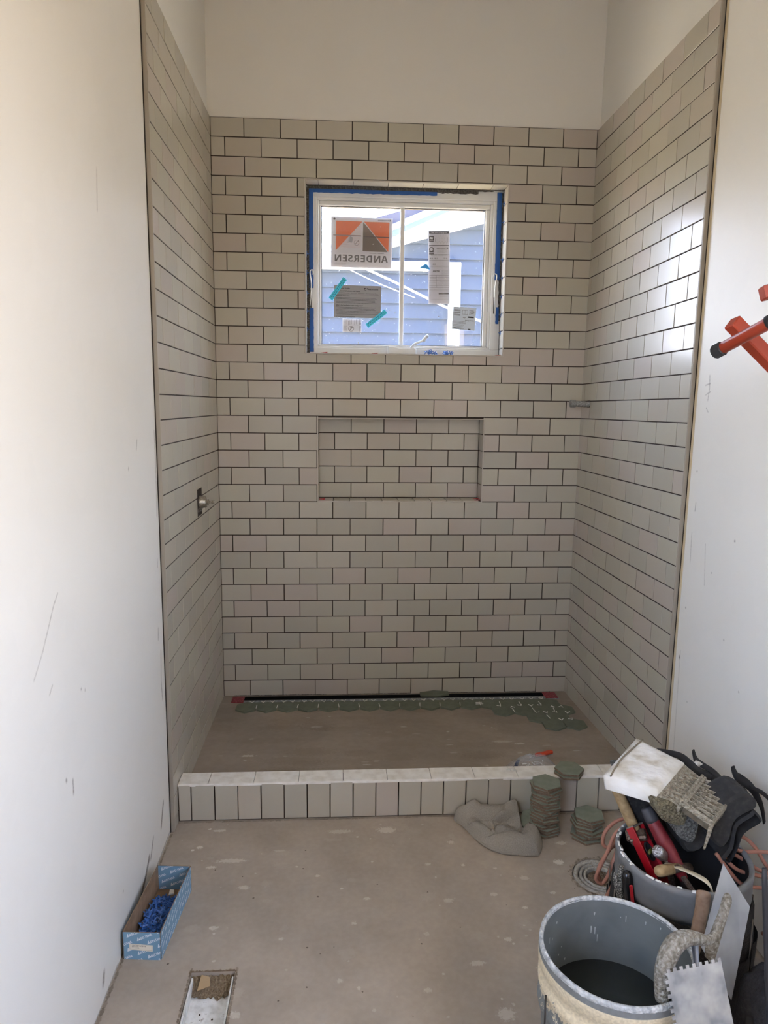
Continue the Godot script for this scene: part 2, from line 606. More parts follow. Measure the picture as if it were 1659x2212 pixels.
func build_walls() -> void:
	var top := 3.3
	var win := rect(0.4, 1.629, 1.31, 2.381)
	var nic := rect(0.4525, 0.9505, 1.232, 1.3435)
	# --- back wall
	var st := start()
	slab(st, [-0.3, 2.1], [33 * P + 0.001, top], [], -0.25, -0.0115)
	var wb := obj("wall_back", st, mats["paint"])
	struct_tag(wb, "painted upper wall over the tiled back of the shower alcove", "wall")
	st = start()
	slab(st, [-0.3, 0.4, 0.4525, 1.232, 1.31, 2.1], [-0.3, 0.9505, 1.3435, 1.629, 2.381, 33 * P], [Rect2(0.4, 1.629, 0.91, 0.752), Rect2(0.4525, 0.9505, 0.7795, 0.393)], -0.25, -JOINT)
	obj("backer_board", st, mats["backer"], wb)
	var back_joint := func(i: int) -> float: return 0.1276 if i == 32 else (0.1435 - 0.0002 * i if i % 2 == 0 else 0.0600 - 0.00013 * i)
	lay(wb, Transform3D(Basis(), Vector3(0, 0, -0.008)), 0, 33, 0.0, WID + 0.012, back_joint, [win, nic])
	# the niche
	st = start()
	span(st, Vector3(0.44, 0.93, -0.24), Vector3(1.245, 1.36, -0.1 - JOINT))
	var niche := obj("niche", st, mats["backer"], wb)
	var nj := func(i: int) -> float: return 0.6118 if i % 2 == 0 else 0.5322
	lay(niche, Transform3D(Basis(), Vector3(0, 0, -0.108)), 16, 21, 0.4585, 1.2265, nj, [], 0.962)
	for s in [0, 1]:
		var xf := Transform3D(Basis(Vector3(0, 0, -1), Vector3.UP, Vector3.RIGHT), Vector3(0.4525, 0, 0)) if s == 0 else Transform3D(Basis(Vector3(0, 0, 1), Vector3.UP, Vector3.LEFT), Vector3(1.2325, 0, 0))
		for i in range(16, 21):
			var v1 := (33 - i) * P - 0.0017
			var v0: float = max((32 - i) * P + 0.0017, 0.9555)
			add_tile(niche, rect(0.001, v0, 0.098, v1) if s == 0 else rect(-0.098, v0, -0.001, v1), xf, "tile", 0.006)
	for k in 10:
		var x0: float = max(0.4585, 0.4585 + (k - 0.1) * 0.0765)
		add_tile(niche, rect(x0 + 0.001, 0.001, min(0.4585 + (k + 0.9) * 0.0765, 1.2265) - 0.0015, 0.098), Transform3D(Basis(Vector3.RIGHT, Vector3(0, 0, -1), Vector3.UP), Vector3(0, 0.9505, 0)), "tile", 0.0085)
	st = start()
	span(st, Vector3(0.4585, 1.3405, -0.1), Vector3(1.2265, 1.3435, -0.001), 0.0)
	obj("niche_top", st, mats["tile2"], niche)
	edge_frame(niche, 0.4525, 0.9505, 1.232, 1.3435, 0.0045, -0.006, 0.0012, "edge_trim")
	edge_frame(wb, 0.4, 1.629, 1.31, 2.381, 0.0055, -0.006, 0.0012, "edge_trim")

	# --- left wall: one plane from the alcove to behind the camera, the tiles stand on it
	var lh := Rect2(-4.25, 1.0, 1.3, 1.25)
	var lx := Transform3D(Basis(Vector3(0, 0, -1), Vector3.UP, Vector3.RIGHT), Vector3(-0.0135, 0, 0))
	var marks := []
	# image: 1 px = 2 mm along z from 1.0 (x) and down from y = 3.1
	for m in [
		[[[1.948, 0.926], [1.885, 1.00], [1.86, 1.02]], 1.0, 0.35], [[[1.995, 0.885], [1.948, 0.926]], 1.2, 0.2],
		[[[1.93, 0.83], [1.912, 0.845]], 1.0, 0.3], [[[1.765, 0.775], [1.765, 0.77]], 1.2, 0.5], [[[1.742, 0.765], [1.742, 0.758]], 1.2, 0.3],
		[[[1.875, 0.62], [1.872, 0.612]], 2.0, 0.4], [[[1.84, 0.60], [1.84, 0.565]], 2.2, 0.35], [[[1.08, 0.92], [1.08, 0.89]], 1.2, 0.4],
		[[[1.10, 0.70], [1.105, 0.66]], 2.0, 0.35], [[[1.08, 0.62], [1.09, 0.52], [1.08, 0.45]], 2.4, 0.3], [[[1.12, 0.12], [1.16, 0.05]], 4.0, 0.45],
		[[[1.30, 0.05], [1.34, 0.02], [1.40, -0.01]], 5.0, 0.45], [[[1.25, 0.08], [1.29, 0.03]], 3.0, 0.4], [[[1.55, 0.12], [1.552, 0.118]], 1.6, 0.7],
		[[[1.05, 1.62], [1.052, 1.5]], 1.4, 0.3], [[[1.06, 1.32], [1.058, 1.18], [1.066, 1.05]], 2.0, 0.25], [[[1.25, 1.30], [1.26, 1.27]], 1.6, 0.3],
		[[[1.34, 1.23], [1.342, 1.22]], 1.6, 0.3], [[[1.62, -0.036], [1.75, -0.039], [1.9, -0.039]], 2.0, 0.3], [[[1.04, -0.03], [1.3, -0.039], [1.6, -0.039]], 2.0, 0.4],
		[[[1.72, 0.03], [1.73, 0.0]], 5.0, 0.25], [[[1.49, 1.95], [1.5, 1.85]], 2.0, 0.15]]:
		var pts := []
		for q in m[0]:
			pts.append(Vector2((q[0] - 1.0) * 500.0, (3.1 - q[1]) * 500.0))
		marks.append([pts, m[1], rgb(96, 88, 76), m[2]])
	var lim := image_mat("left paint", smudged_paint("left", 800, 1580, marks), 0.42)
	st = start()
	slab(st, [-4.9, -4.25, -2.95, 0.2], [-0.3, 1.0, 2.25, top], [lh], -0.12, -0.0006, lx)
	var wl := obj("wall_left", st, mats["paint"])
	struct_tag(wl, "white painted left wall with scuffs, tiled inside the alcove", "wall")
	st = start()
	painted_skin(st, lx, -2.6, -1.0, -0.3, 3.1, false)
	obj("paint_coat", st, lim, wl)
	st = start()
	span(st, Vector3(-0.013, -0.3, -0.01), Vector3(-JOINT, 33 * P - 0.0015, ZL - 0.002))
	obj("backer_board", st, mats["backer"], wl)
	var lj := func(i: int) -> float: return -0.963 + rng.randf_range(-0.002, 0.002) if i % 2 == 0 else -0.8865 + rng.randf_range(-0.002, 0.002)
	lay(wl, Transform3D(Basis(Vector3(0, 0, -1), Vector3.UP, Vector3.RIGHT), Vector3(-0.008, 0, 0)), 0, 34, -ZL, 0.0, lj, [rect(-0.502, 0.958, -0.402, 1.066)], FLOOR + 0.001)
	st = start()
	span(st, Vector3(-0.0125, FLOOR, ZL + 0.0005), Vector3(0.0005, 33 * P, ZL + 0.0075), 0.0012)
	obj("edge_trim", st, mats["trim"], wl)
	st = start()
	span(st, Vector3(-0.0134, FLOOR, ZL + 0.0005), Vector3(-0.0118, top, ZL + 0.014))
	obj("painted_gap_shade", st, mats["gap"], wl)  # strip coloured dark for the shade in the crack beside the trim

	# --- right wall, a little out of plumb
	var wr := Node3D.new()
	put(wr, "wall_right")
	struct_tag(wr, "white painted right wall, tiled inside the alcove and leaning slightly", "wall")
	wr.position = Vector3(WID - 0.0132, 0, 0)
	wr.rotation = Vector3(-0.0054, 0, -0.0101)
	var rx := Transform3D(Basis(Vector3(0, 0, 1), Vector3.UP, Vector3.LEFT), Vector3(0.0135, 0, 0))
	st = start()
	slab(st, [-0.2, 2.75, 3.95, 4.9], [-0.35, 1.0, 2.25, top + 0.1], [Rect2(2.75, 1.0, 1.2, 1.25)], -0.12, -0.0006, rx)
	obj("wall_core", st, mats["paint"], wr)
	marks = []
	for m in [[[[1.14, 1.50], [1.145, 1.46], [1.14, 1.42]], 0.8, 0.5], [[[1.12, 1.47], [1.15, 1.475]], 0.8, 0.5], [[[1.125, 1.44], [1.155, 1.45]], 0.8, 0.45], [[[1.135, 1.40], [1.15, 1.385]], 0.8, 0.4],
		[[[1.11, 1.2], [1.112, 1.198]], 1.6, 0.5], [[[1.12, 1.1], [1.118, 1.07]], 1.0, 0.4], [[[1.36, 1.02], [1.362, 1.018]], 1.8, 0.7], [[[1.2, 0.98], [1.215, 0.85]], 0.8, 0.25],
		[[[1.11, 0.75], [1.112, 0.748]], 1.6, 0.7], [[[1.095, 0.58], [1.10, 0.57]], 1.6, 0.6], [[[1.11, 1.0], [1.115, 0.9]], 1.0, 0.25], [[[1.17, 0.45], [1.172, 0.448]], 1.2, 0.4],
		[[[1.35, 0.72], [1.352, 0.718]], 1.4, 0.5], [[[1.45, 0.6], [1.452, 0.598]], 1.4, 0.5], [[[1.25, 0.9], [1.252, 0.898]], 1.2, 0.4], [[[1.1, 0.6], [1.11, 0.2]], 1.4, 0.12]]:
		var pts := []
		for q in m[0]:
			pts.append(Vector2((q[0] - 1.0) * 500.0, (3.1 - q[1]) * 500.0))
		marks.append([pts, m[1], rgb(82, 76, 68), m[2]])
	var rim_ := image_mat("right paint", smudged_paint("right", 800, 1580, marks), 0.42)
	st = start()
	painted_skin(st, rx, 1.0, 2.6, -0.3, 3.1, true)
	obj("paint_coat", st, rim_, wr)
	st = start()
	span(st, Vector3(JOINT, -0.3, -0.01), Vector3(0.013, 33 * P - 0.0015, ZR - 0.002))
	obj("backer_board", st, mats["backer"], wr)
	var rj := func(i: int) -> float: return 0.042 + rng.randf_range(-0.0015, 0.0015) if i % 2 == 0 else 0.12 + rng.randf_range(-0.0015, 0.0015)
	lay(wr, Transform3D(Basis(Vector3(0, 0, 1), Vector3.UP, Vector3.LEFT), Vector3(0.008, 0, 0)), 0, 34, 0.0, ZR, rj, [rect(0.082, 1.402, 0.122, 1.432)], FLOOR + 0.001)
	st = start()
	span(st, Vector3(-0.0005, FLOOR, ZR + 0.0005), Vector3(0.0125, 33 * P, ZR + 0.0075), 0.0012)
	obj("edge_trim", st, mats["trim"], wr)
	st = start()
	span(st, Vector3(0.0116, FLOOR, ZR + 0.0005), Vector3(0.0134, top, ZR + 0.013))
	obj("painted_gap_shade", st, mats["gap"], wr)  # dark strip standing in for shade in the right-hand crack
	st = start()
	span(st, Vector3(0.0112, FLOOR, ZR + 0.0135), Vector3(0.0134, top, ZR + 0.026), 0.001)
	obj("caulk_bead", st, mats["caulk"], wr)

	# --- behind the camera
	st = start()
	slab(st, [-0.2, 2.1], [-0.3, top], [], 4.7, 4.85)
	struct_tag(obj("wall_front", st, mat("dark_unseen_wall", rgb(132, 104, 74), 0.8)))  # unseen wall, coloured dark to cut the bounce onto the back wall
	st = start()
	span(st, Vector3(-1.4, top, -1.05), Vector3(2.6, top + 0.15, 7.2))
	struct_tag(obj("ceiling_with_added_eaves", st, mats["paint"]))  # unseen ceiling; the overhang is added to keep the sun off the windows
	for k in 2:
		var n := Node3D.new()
		put(n, "window_%d" % (k + 2))  # unseen windows, placed where the two side area lights stand
		n.set_meta("kind", "structure")
		n.transform = [Transform3D(Basis(Vector3(0, 0, -1), Vector3.UP, Vector3.RIGHT), Vector3(-0.08, 1.625, 3.6)), Transform3D(Basis(Vector3(0, 0, 1), Vector3.UP, Vector3.LEFT), Vector3(1.76, 1.6, 3.35))][k]
		var w: float = [0.65, 0.6][k]
		var h := 0.625
		st = start()
		for s in [-1.0, 1.0]:
			box(st, Vector3(s * (w - 0.03), 0, 0), Vector3(0.06, h * 2.0, 0.06), 0.004)
			box(st, Vector3(0, s * (h - 0.03), 0), Vector3(w * 2.0 - 0.12, 0.06, 0.06), 0.004)
		obj("frame", st, mats["vinyl"], n)
		st = start()
		box(st, Vector3.ZERO, Vector3(w * 2.0 - 0.1, h * 2.0 - 0.1, 0.006))
		obj("pane", st, glass(), n)

func glass() -> StandardMaterial3D:
	var m := mat("glass", Color(0.93, 0.96, 1.0, 0.06), 0.03)
	m.transparency = BaseMaterial3D.TRANSPARENCY_ALPHA
	return m

func painted_skin(st: SurfaceTool, xf: Transform3D, u0: float, u1: float, v0: float, v1: float, right: bool) -> void:
	# texture runs along world z from 1.0 to 2.6 and down from y = 3.1
	var p := []
	var uv := []
	for c in [[u0, v0], [u1, v0], [u1, v1], [u0, v1]]:
		p.append(xf * Vector3(c[0], c[1], 0.0))
		var z: float = c[0] if right else -c[0]
		uv.append(Vector2((z - 1.0) / 1.6, (3.1 - c[1]) / 3.16))
	quad_uv(st, p, uv, xf.basis.z)

func edge_frame(parent: Node3D, x0: float, y0: float, x1: float, y1: float, w: float, z0: float, z1: float, called: String) -> void:
	var sides := [[x0, y0, x1, y0 + w], [x0, y1 - w, x1, y1], [x0, y0 + w, x0 + w, y1 - w], [x1 - w, y0 + w, x1, y1 - w]]
	for s in sides:
		var st := start()
		span(st, Vector3(s[0], s[1], z0), Vector3(s[2], s[3], z1), 0.001)
		obj(called, st, mats["trim_light"] if mats.has("trim_light") else mat("trim_light", rgb(186, 180, 168), 0.35), parent)

# ---------------------------------------------------------------- floor
const HOLE_A := [0.1815, 1.656, 0.293, 2.1]      # cut-out with a white duct boot
const HOLE_B := [1.272, 1.235, 1.472, 1.435]     # round drain opening sits in this square
const DRAIN := Vector2(1.372, 1.335)

func stain(im: Image, c: Vector2, r: Vector2, col: Color, strength: float, rough := 1.0) -> void:
	for y in range(int(c.y - r.y * 1.6), int(c.y + r.y * 1.6) + 1):
		for x in range(int(c.x - r.x * 1.6), int(c.x + r.x * 1.6) + 1):
			if x < 0 or y < 0 or x >= im.get_width() or y >= im.get_height():
				continue
			var d := Vector2((x - c.x) / r.x, (y - c.y) / r.y).length()
			d += rough * 0.55 * nz.get_noise_2d(x * 7.0, y * 7.0) + rough * 0.35 * nz.get_noise_2d(x * 19.0 + 300.0, y * 19.0)
			var a := clampf((1.0 - d) * 4.0, 0.0, 1.0) * strength
			if a > 0.0:
				im.set_pixel(x, y, im.get_pixel(x, y).lerp(col, a))

func concrete(w: int, h: int, base: Color, seed_: int, rough_amount: float) -> Image:
	var bytes := PackedByteArray()
	bytes.resize(w * h * 3)
	var f := FastNoiseLite.new()
	f.seed = seed_
	f.frequency = 0.004
	f.fractal_octaves = 5
	var big := f.get_image(w, h, false, false, false).get_data()
	f.seed = seed_ + 7
	f.frequency = 0.05
	f.fractal_octaves = 3
	var fine := f.get_image(w, h, false, false, false).get_data()
	var r0 := base.r * 255.0
	var g0 := base.g * 255.0
	var b0 := base.b * 255.0
	for i in w * h:
		var k := 1.0 + rough_amount * (float(big[i]) - 127.0) / 127.0 + rough_amount * 0.35 * (float(fine[i]) - 127.0) / 127.0
		bytes[i * 3] = clampi(int(r0 * k), 0, 255)
		bytes[i * 3 + 1] = clampi(int(g0 * k), 0, 255)
		bytes[i * 3 + 2] = clampi(int(b0 * k), 0, 255)
	return Image.create_from_data(w, h, false, Image.FORMAT_RGB8, bytes)

func build_floor() -> void:
	var side := 1500      # 1.25 mm a pixel over x -0.1 .. 1.775, z 0.9 .. 2.775
	var im := concrete(side, side, rgb(162, 150, 135), 3, 0.085)
	var px := func(x: float, z: float) -> Vector2: return Vector2((x + 0.1) * 800.0, (z - 0.9) * 800.0)
	var pale := rgb(214, 208, 196)
	for s in [[0.56, 1.063, 34, 10, 0.4], [0.72, 1.062, 26, 15, 0.55], [0.215, 1.205, 40, 9, 0.5], [0.155, 1.235, 14, 6, 0.6], [0.10, 1.13, 9, 7, 0.7], [0.08, 1.145, 5, 4, 0.8], [0.15, 1.04, 20, 6, 0.55],
		[0.115, 1.03, 5, 4, 0.8], [0.27, 1.335, 15, 8, 0.45], [0.49, 1.29, 6, 5, 0.5], [0.21, 1.50, 11, 7, 0.5], [0.26, 1.66, 9, 8, 0.6], [0.31, 1.79, 12, 9, 0.4], [0.64, 1.40, 9, 6, 0.4], [0.84, 1.25, 8, 6, 0.4],
		[0.93, 1.14, 9, 8, 0.45], [0.95, 1.26, 6, 5, 0.5], [0.88, 1.42, 12, 8, 0.35], [1.02, 1.40, 10, 7, 0.4], [1.13, 1.33, 12, 9, 0.4], [1.26, 1.26, 14, 10, 0.75], [1.23, 1.14, 8, 6, 0.6], [1.18, 1.55, 20, 17, 0.5],
		[1.02, 1.58, 9, 7, 0.5], [0.92, 1.66, 16, 8, 0.4], [0.96, 1.82, 18, 16, 0.45], [0.78, 1.74, 9, 7, 0.35], [0.68, 1.90, 12, 8, 0.35], [0.56, 1.70, 7, 6, 0.35], [0.47, 1.93, 10, 7, 0.4], [0.60, 1.50, 6, 5, 0.4],
		[1.10, 1.46, 7, 5, 0.6], [1.20, 1.40, 8, 6, 0.5], [1.30, 1.16, 16, 9, 0.5], [1.10, 1.20, 6, 6, 0.5], [1.05, 1.28, 5, 4, 0.55], [0.80, 1.55, 8, 7, 0.3], [0.40, 1.55, 6, 5, 0.4], [0.36, 1.16, 16, 5, 0.3]]:
		stain(im, px.call(s[0], s[1]), Vector2(s[2], s[3]), pale, s[4])
	for k in 90:
		stain(im, px.call(rng.randf_range(0.0, 1.5), rng.randf_range(1.0, 2.3)), Vector2.ONE * rng.randf_range(1.2, 4.5), pale, rng.randf_range(0.25, 0.6))
	for k in 60:
		stain(im, px.call(rng.randf_range(0.0, 1.5), rng.randf_range(1.0, 2.3)), Vector2(rng.randf_range(8, 30), rng.randf_range(6, 20)), rgb(186, 177, 162), rng.randf_range(0.1, 0.25))
	for k in 26:
		stain(im, px.call(rng.randf_range(0.1, 1.3), rng.randf_range(1.1, 2.2)), Vector2.ONE * rng.randf_range(1.0, 2.6), rgb(60, 50, 40), 0.7)
	# grime round the two openings; darker blotches along the wall and the curb
	for k in 120:
		var t := TAU * k / 120.0
		var rr := 0.089 + 0.012 * rng.randf() * rng.randf()
		stain(im, px.call(DRAIN.x + cos(t) * rr, DRAIN.y + sin(t) * rr), Vector2.ONE * rng.randf_range(1.5, 5.0), rgb(84, 72, 58), rng.randf_range(0.15, 0.6))
	for k in 30:
		var z := lerpf(1.65, 2.1, k / 30.0)
		stain(im, px.call(0.179, z), Vector2(3, 7), rgb(86, 72, 56), rng.randf_range(0.3, 0.8))
		stain(im, px.call(0.296, z), Vector2(3, 7), rgb(86, 72, 56), rng.randf_range(0.3, 0.8))
		stain(im, px.call(lerpf(0.18, 0.293, k / 30.0), 1.655), Vector2(5, 5), rgb(96, 78, 58), rng.randf_range(0.3, 0.9))
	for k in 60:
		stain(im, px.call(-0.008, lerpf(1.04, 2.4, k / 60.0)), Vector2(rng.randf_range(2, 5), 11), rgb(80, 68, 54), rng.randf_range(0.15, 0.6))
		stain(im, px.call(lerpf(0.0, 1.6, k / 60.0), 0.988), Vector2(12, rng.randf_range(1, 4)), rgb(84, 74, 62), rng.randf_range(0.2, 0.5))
	var m := image_mat("floor skim", im, 0.85)
	m.heightmap_enabled = true
	m.heightmap_scale = 0.25
	m.heightmap_texture = noise_tex(0.03, 4, [], 256, 77)
	var st := start()
	var xs := [-0.2, HOLE_A[0], HOLE_A[2], HOLE_B[0], HOLE_B[2], 2.1]
	var zs := [0.9, HOLE_B[1], HOLE_B[3], HOLE_A[1], HOLE_A[3], 4.8]
	var uv := func(p: Vector3) -> Vector2: return Vector2((p.x + 0.1) / 1.875, (p.z - 0.9) / 1.875)
	var flat := func(a: Vector3, b: Vector3, c: Vector3, d: Vector3) -> void: quad_uv(st, [a, b, c, d], [uv.call(a), uv.call(b), uv.call(c), uv.call(d)], Vector3.UP)
	for i in xs.size() - 1:
		for j in zs.size() - 1:
			if (i == 1 and j == 3) or (i == 3 and j == 1):
				continue
			flat.call(Vector3(xs[i], FLOOR, zs[j]), Vector3(xs[i + 1], FLOOR, zs[j]), Vector3(xs[i + 1], FLOOR, zs[j + 1]), Vector3(xs[i], FLOOR, zs[j + 1]))
	# ragged round opening for the drain
	var n := 64
	for k in n:
		var p := []
		for e in [k, k + 1]:
			var t: float = TAU * (e % n) / n
			var d := Vector3(cos(t), 0, sin(t))
			var r := 0.087 + 0.004 * nz.get_noise_2d(cos(t) * 140.0, sin(t) * 140.0 + 60.0)
			var c := Vector3(DRAIN.x, FLOOR, DRAIN.y)
			p.append(c + d * r)
			p.append(c + d * 0.1 / max(absf(d.x), absf(d.z)))
		flat.call(p[0], p[2], p[3], p[1])
		var dn := Vector3(0, -0.1, 0)
		quad(st, p[0], p[2], p[2] + dn, p[0] + dn, Vector3(DRAIN.x, FLOOR, DRAIN.y) - p[0])
	# the sides of the cut-out, and a slab below
	var a := HOLE_A
	for s in [[a[0], a[1], a[2], a[1], 0, 1], [a[0], a[3], a[2], a[3], 0, -1], [a[0], a[1], a[0], a[3], 1, 0], [a[2], a[1], a[2], a[3], -1, 0]]:
		var q0 := Vector3(s[0], FLOOR, s[1])
		var q1 := Vector3(s[2], FLOOR, s[3])
		quad(st, q0, q1, q1 - Vector3(0, 0.14, 0), q0 - Vector3(0, 0.14, 0), Vector3(s[4], 0, s[5]))
	for s in [[-0.2, 0.9, 2.1, 4.8]]:
		quad(st, Vector3(s[0], -0.2, s[1]), Vector3(s[2], -0.2, s[1]), Vector3(s[2], -0.2, s[3]), Vector3(s[0], -0.2, s[3]), Vector3.DOWN)
	struct_tag(obj("floor", st, m), "grey cement floor with white paint spots and two cut openings", "floor")

# ---------------------------------------------------------------- window
func ring(st: SurfaceTool, o: Rect2, i: Rect2, z0: float, z1: float, bevel := 0.0) -> void:
	span(st, Vector3(o.position.x, o.position.y, z0), Vector3(o.end.x, i.position.y, z1), bevel)
	span(st, Vector3(o.position.x, i.end.y, z0), Vector3(o.end.x, o.end.y, z1), bevel)
	span(st, Vector3(o.position.x, i.position.y, z0), Vector3(i.position.x, i.end.y, z1), bevel)
	span(st, Vector3(i.end.x, i.position.y, z0), Vector3(o.end.x, i.end.y, z1), bevel)

func box2(x0: float, y0: float, x1: float, y1: float) -> Rect2:
	return Rect2(x0, y0, x1 - x0, y1 - y0)

# a strip with one straight and one ragged long edge, running up (vertical) or along
func ragged(a0: float, a1: float, straight: float, edge: float, amount: float, vertical: bool, seed_: float) -> PackedVector2Array:
	var out := PackedVector2Array()
	var n := int(absf(a1 - a0) / 0.012) + 2
	for k in n + 1:
		var a := lerpf(a0, a1, float(k) / n)
		var e := edge + amount * nz.get_noise_2d(a * 2500.0, seed_ * 37.0) + amount * 0.5 * nz.get_noise_2d(a * 7000.0, seed_ * 17.0)
		out.append(Vector2(e, a) if vertical else Vector2(a, e))
	out.append(Vector2(straight, a1) if vertical else Vector2(a1, straight))
	out.append(Vector2(straight, a0) if vertical else Vector2(a0, straight))
	return out

func build_window() -> void:
	var w := Node3D.new()
	put(w, "window_1")
	struct_tag(w, "white vinyl crank window with stickers and blue tape above the niche", "window")
	var outer := box2(0.4, 1.629, 1.31, 2.381)
	var f1 := box2(0.4536, 1.6655, 1.2635, 2.335)
	var f2 := box2(0.4614, 1.6745, 1.2515, 2.322)
	var gl := box2(0.4716, 1.682, 1.2303, 2.3)
	var st := start()
	ring(st, outer, f1, -0.16, -0.1, 0.0025)
	obj("frame", st, mats["vinyl"], w)
	st = start()
	ring(st, f1.grow(0.002), f2, -0.158, -0.107, 0.003)
	obj("frame_step", st, mats["vinyl"], w)
	st = start()
	ring(st, f2.grow(0.001), gl, -0.155, -0.114, 0.004)
	obj("sash", st, mats["vinyl"], w)
	st = start()
	ring(st, gl.grow(0.001), gl.grow(-0.0028), -0.14, -0.1225)
	obj("gasket", st, mats["black rubber"], w)
	st = start()
	span(st, Vector3(0.8355, 1.683, -0.1275), Vector3(0.8555, 2.2985, -0.1165), 0.003)
	obj("muntin", st, mats["vinyl"], w)
	st = start()
	span(st, Vector3(0.47, 1.68, -0.131), Vector3(1.232, 2.302, -0.128))
	obj("pane", st, glass(), w)
	# dried splashes on the glass
	st = start()
	for k in 190:
		var c := Vector3(rng.randf_range(0.48, 1.22), 1.69 + 0.55 * pow(rng.randf(), 1.6), -0.1276)
		var r := rng.randf_range(0.0006, 0.0022)
		if k % 23 == 0:
			r *= 2.2
		var t := rng.randf() * TAU
		var pts := []
		for e in 6:
			var d := Vector2.from_angle(TAU * e / 6.0) * r * rng.randf_range(0.5, 1.3)
			d = Vector2(d.x * 1.6, d.y * 0.7).rotated(t)
			pts.append(c + Vector3(d.x, d.y, 0))
		for e in range(1, 5):
			tri(st, pts[0], pts[e], pts[e + 1], Vector3.BACK)
	var sp := obj("paint_specks", st, mats["white"], w)
	sp.set_meta("kind", "stuff")
	# locks and the crank
	for s in [[0.4262, 1.0], [1.2785, -1.0]]:
		st = start(true)
		var x: float = s[0]
		var d: float = s[1]
		tube(st, smooth_path([Vector3(x - 0.004 * d, 1.856, -0.098), Vector3(x - 0.002 * d, 1.90, -0.088), Vector3(x, 1.95, -0.083), Vector3(x - 0.005 * d, 1.99, -0.08), Vector3(x - 0.004 * d, 2.006, -0.08), Vector3(x + 0.005 * d, 2.010, -0.082), Vector3(x + 0.008 * d, 2.0, -0.088), Vector3(x + 0.005 * d, 1.992, -0.097)]), [0.0022, 0.0045, 0.005, 0.0045, 0.004, 0.004, 0.003], 8, 0.6)
		var lk := obj("lock_lever", st, mats["vinyl"], w)
		st = start()
		box(st, Vector3(x, 1.87, -0.0985), Vector3(0.004, 0.075, 0.0025))
		obj("lock_slot", st, mats["black rubber"], lk)
	st = start()
	prism(st, PackedVector2Array([Vector2(0.777, 1.6345), Vector2(0.916, 1.6345), Vector2(0.915, 1.662), Vector2(0.905, 1.672), Vector2(0.835, 1.668), Vector2(0.80, 1.677), Vector2(0.781, 1.676)]), -0.1, -0.066, 0.006)
	var ck := obj("crank_housing", st, mats["vinyl"], w)
	st = start(true)
	tube(st, smooth_path([Vector3(0.889, 1.667, -0.072), Vector3(0.905, 1.685, -0.066), Vector3(0.935, 1.697, -0.064), Vector3(0.948, 1.703, -0.062)]), [0.010, 0.0085, 0.008, 0.0075], 10, 0.7)
	tube(st, smooth_path([Vector3(0.946, 1.701, -0.062), Vector3(0.953, 1.713, -0.05), Vector3(0.963, 1.722, -0.04)]), [0.0085, 0.007, 0.0065], 10)
	obj("crank_arm", st, mats["vinyl"], ck)
	# reveal: tiles on the soffit and the sides, mortar behind them
	var so := start()
	span(so, Vector3(0.4055, 2.3785, -0.1), Vector3(1.3045, 2.381, -0.004))
	obj("mortar_bed", so, mats["mortar"], w)
	for k in 7:
		var x0: float = max(0.406, 0.395 + (k - 0.57) * Q)
		var x1: float = min(1.304, 0.395 + (k + 0.43) * Q - 0.002)
		if x1 > x0:
			add_tile(w, rect(x0, 0.003, x1, 0.068 + 0.002 * (k % 2)), Transform3D(Basis(Vector3.RIGHT, Vector3(0, 0, -1), Vector3.DOWN).scaled_local(Vector3(1, 1, 1)), Vector3(0, 2.3805, 0)), "reveal_tile", 0.006)
	for side in [0, 1]:
		var mb := start()
		var mx := 0.4003 if side == 0 else 1.3072
		span(mb, Vector3(mx, 1.634, -0.1), Vector3(mx + 0.0025, 2.377, -0.004))
		obj("mortar_bed", mb, mats["mortar"], w)
		var xf := Transform3D(Basis(Vector3(0, 0, -1), Vector3.UP, Vector3.RIGHT), Vector3(0.4005, 0, 0)) if side == 0 else Transform3D(Basis(Vector3(0, 0, 1), Vector3.UP, Vector3.LEFT), Vector3(1.3095, 0, 0))
		for k in range(20, 30):
			var y0: float = max(k * P + 0.0018, 1.636)
			var y1: float = min((k + 1) * P - 0.0018, 2.374)
			if y1 - y0 > 0.01:
				add_tile(w, rect(0.003, y0, 0.068, y1) if side == 0 else rect(-0.068, y0, -0.003, y1), xf, "reveal_tile", 0.006)
	st = start()
	span(st, Vector3(0.4055, 1.629, -0.1), Vector3(1.3045, 1.6345, -0.004), 0.001)
	obj("sill_tile", st, mats["tile1"], w)
	st = start()
	prism(st, ragged(1.64, 2.374, 0.402, 0.4205, 0.006, true, 1.0), -0.1, -0.0965)
	prism(st, ragged(0.41, 1.19, 2.3785, 2.3625, 0.006, false, 2.0), -0.1, -0.0955)
	prism(st, ragged(1.19, 1.26, 2.3785, 2.374, 0.003, false, 2.0), -0.1, -0.0955)
	prism(st, ragged(1.80, 2.37, 1.3075, 1.298, 0.008, true, 3.0), -0.1, -0.096)
	obj("mortar_smear", st, mats["mortar"], w)
	# blue masking tape on the frame
	for t in [["strip of blue masking tape along the top of the window frame", ragged(0.437, 1.0, 2.366, 2.3505, 0.003, false, 5.0)],
		["long strip of blue masking tape down the upper left of the window frame", ragged(1.933, 2.366, 0.4172, 0.4362, 0.0012, true, 6.0)],
		["short strip of blue masking tape at the lower left of the window frame", ragged(1.645, 1.843, 0.4172, 0.4362, 0.0012, true, 7.0)],
		["torn blue masking tape down the upper right of the window frame", ragged(1.985, 2.372, 1.3005, 1.279, 0.0014, true, 8.0)],
		["loose scrap of blue masking tape at the lower right of the window frame", ragged(1.786, 1.862, 1.302, 1.289, 0.004, true, 9.0)]]:
		st = start()
		prism(st, t[1], -0.0998, -0.0948)
		tag(obj("masking_tape", st, mats["blue tape"]), t[0], "tape")
	stickers()
	# cross spacers wedged between the reveal tiles
	var cross := start()
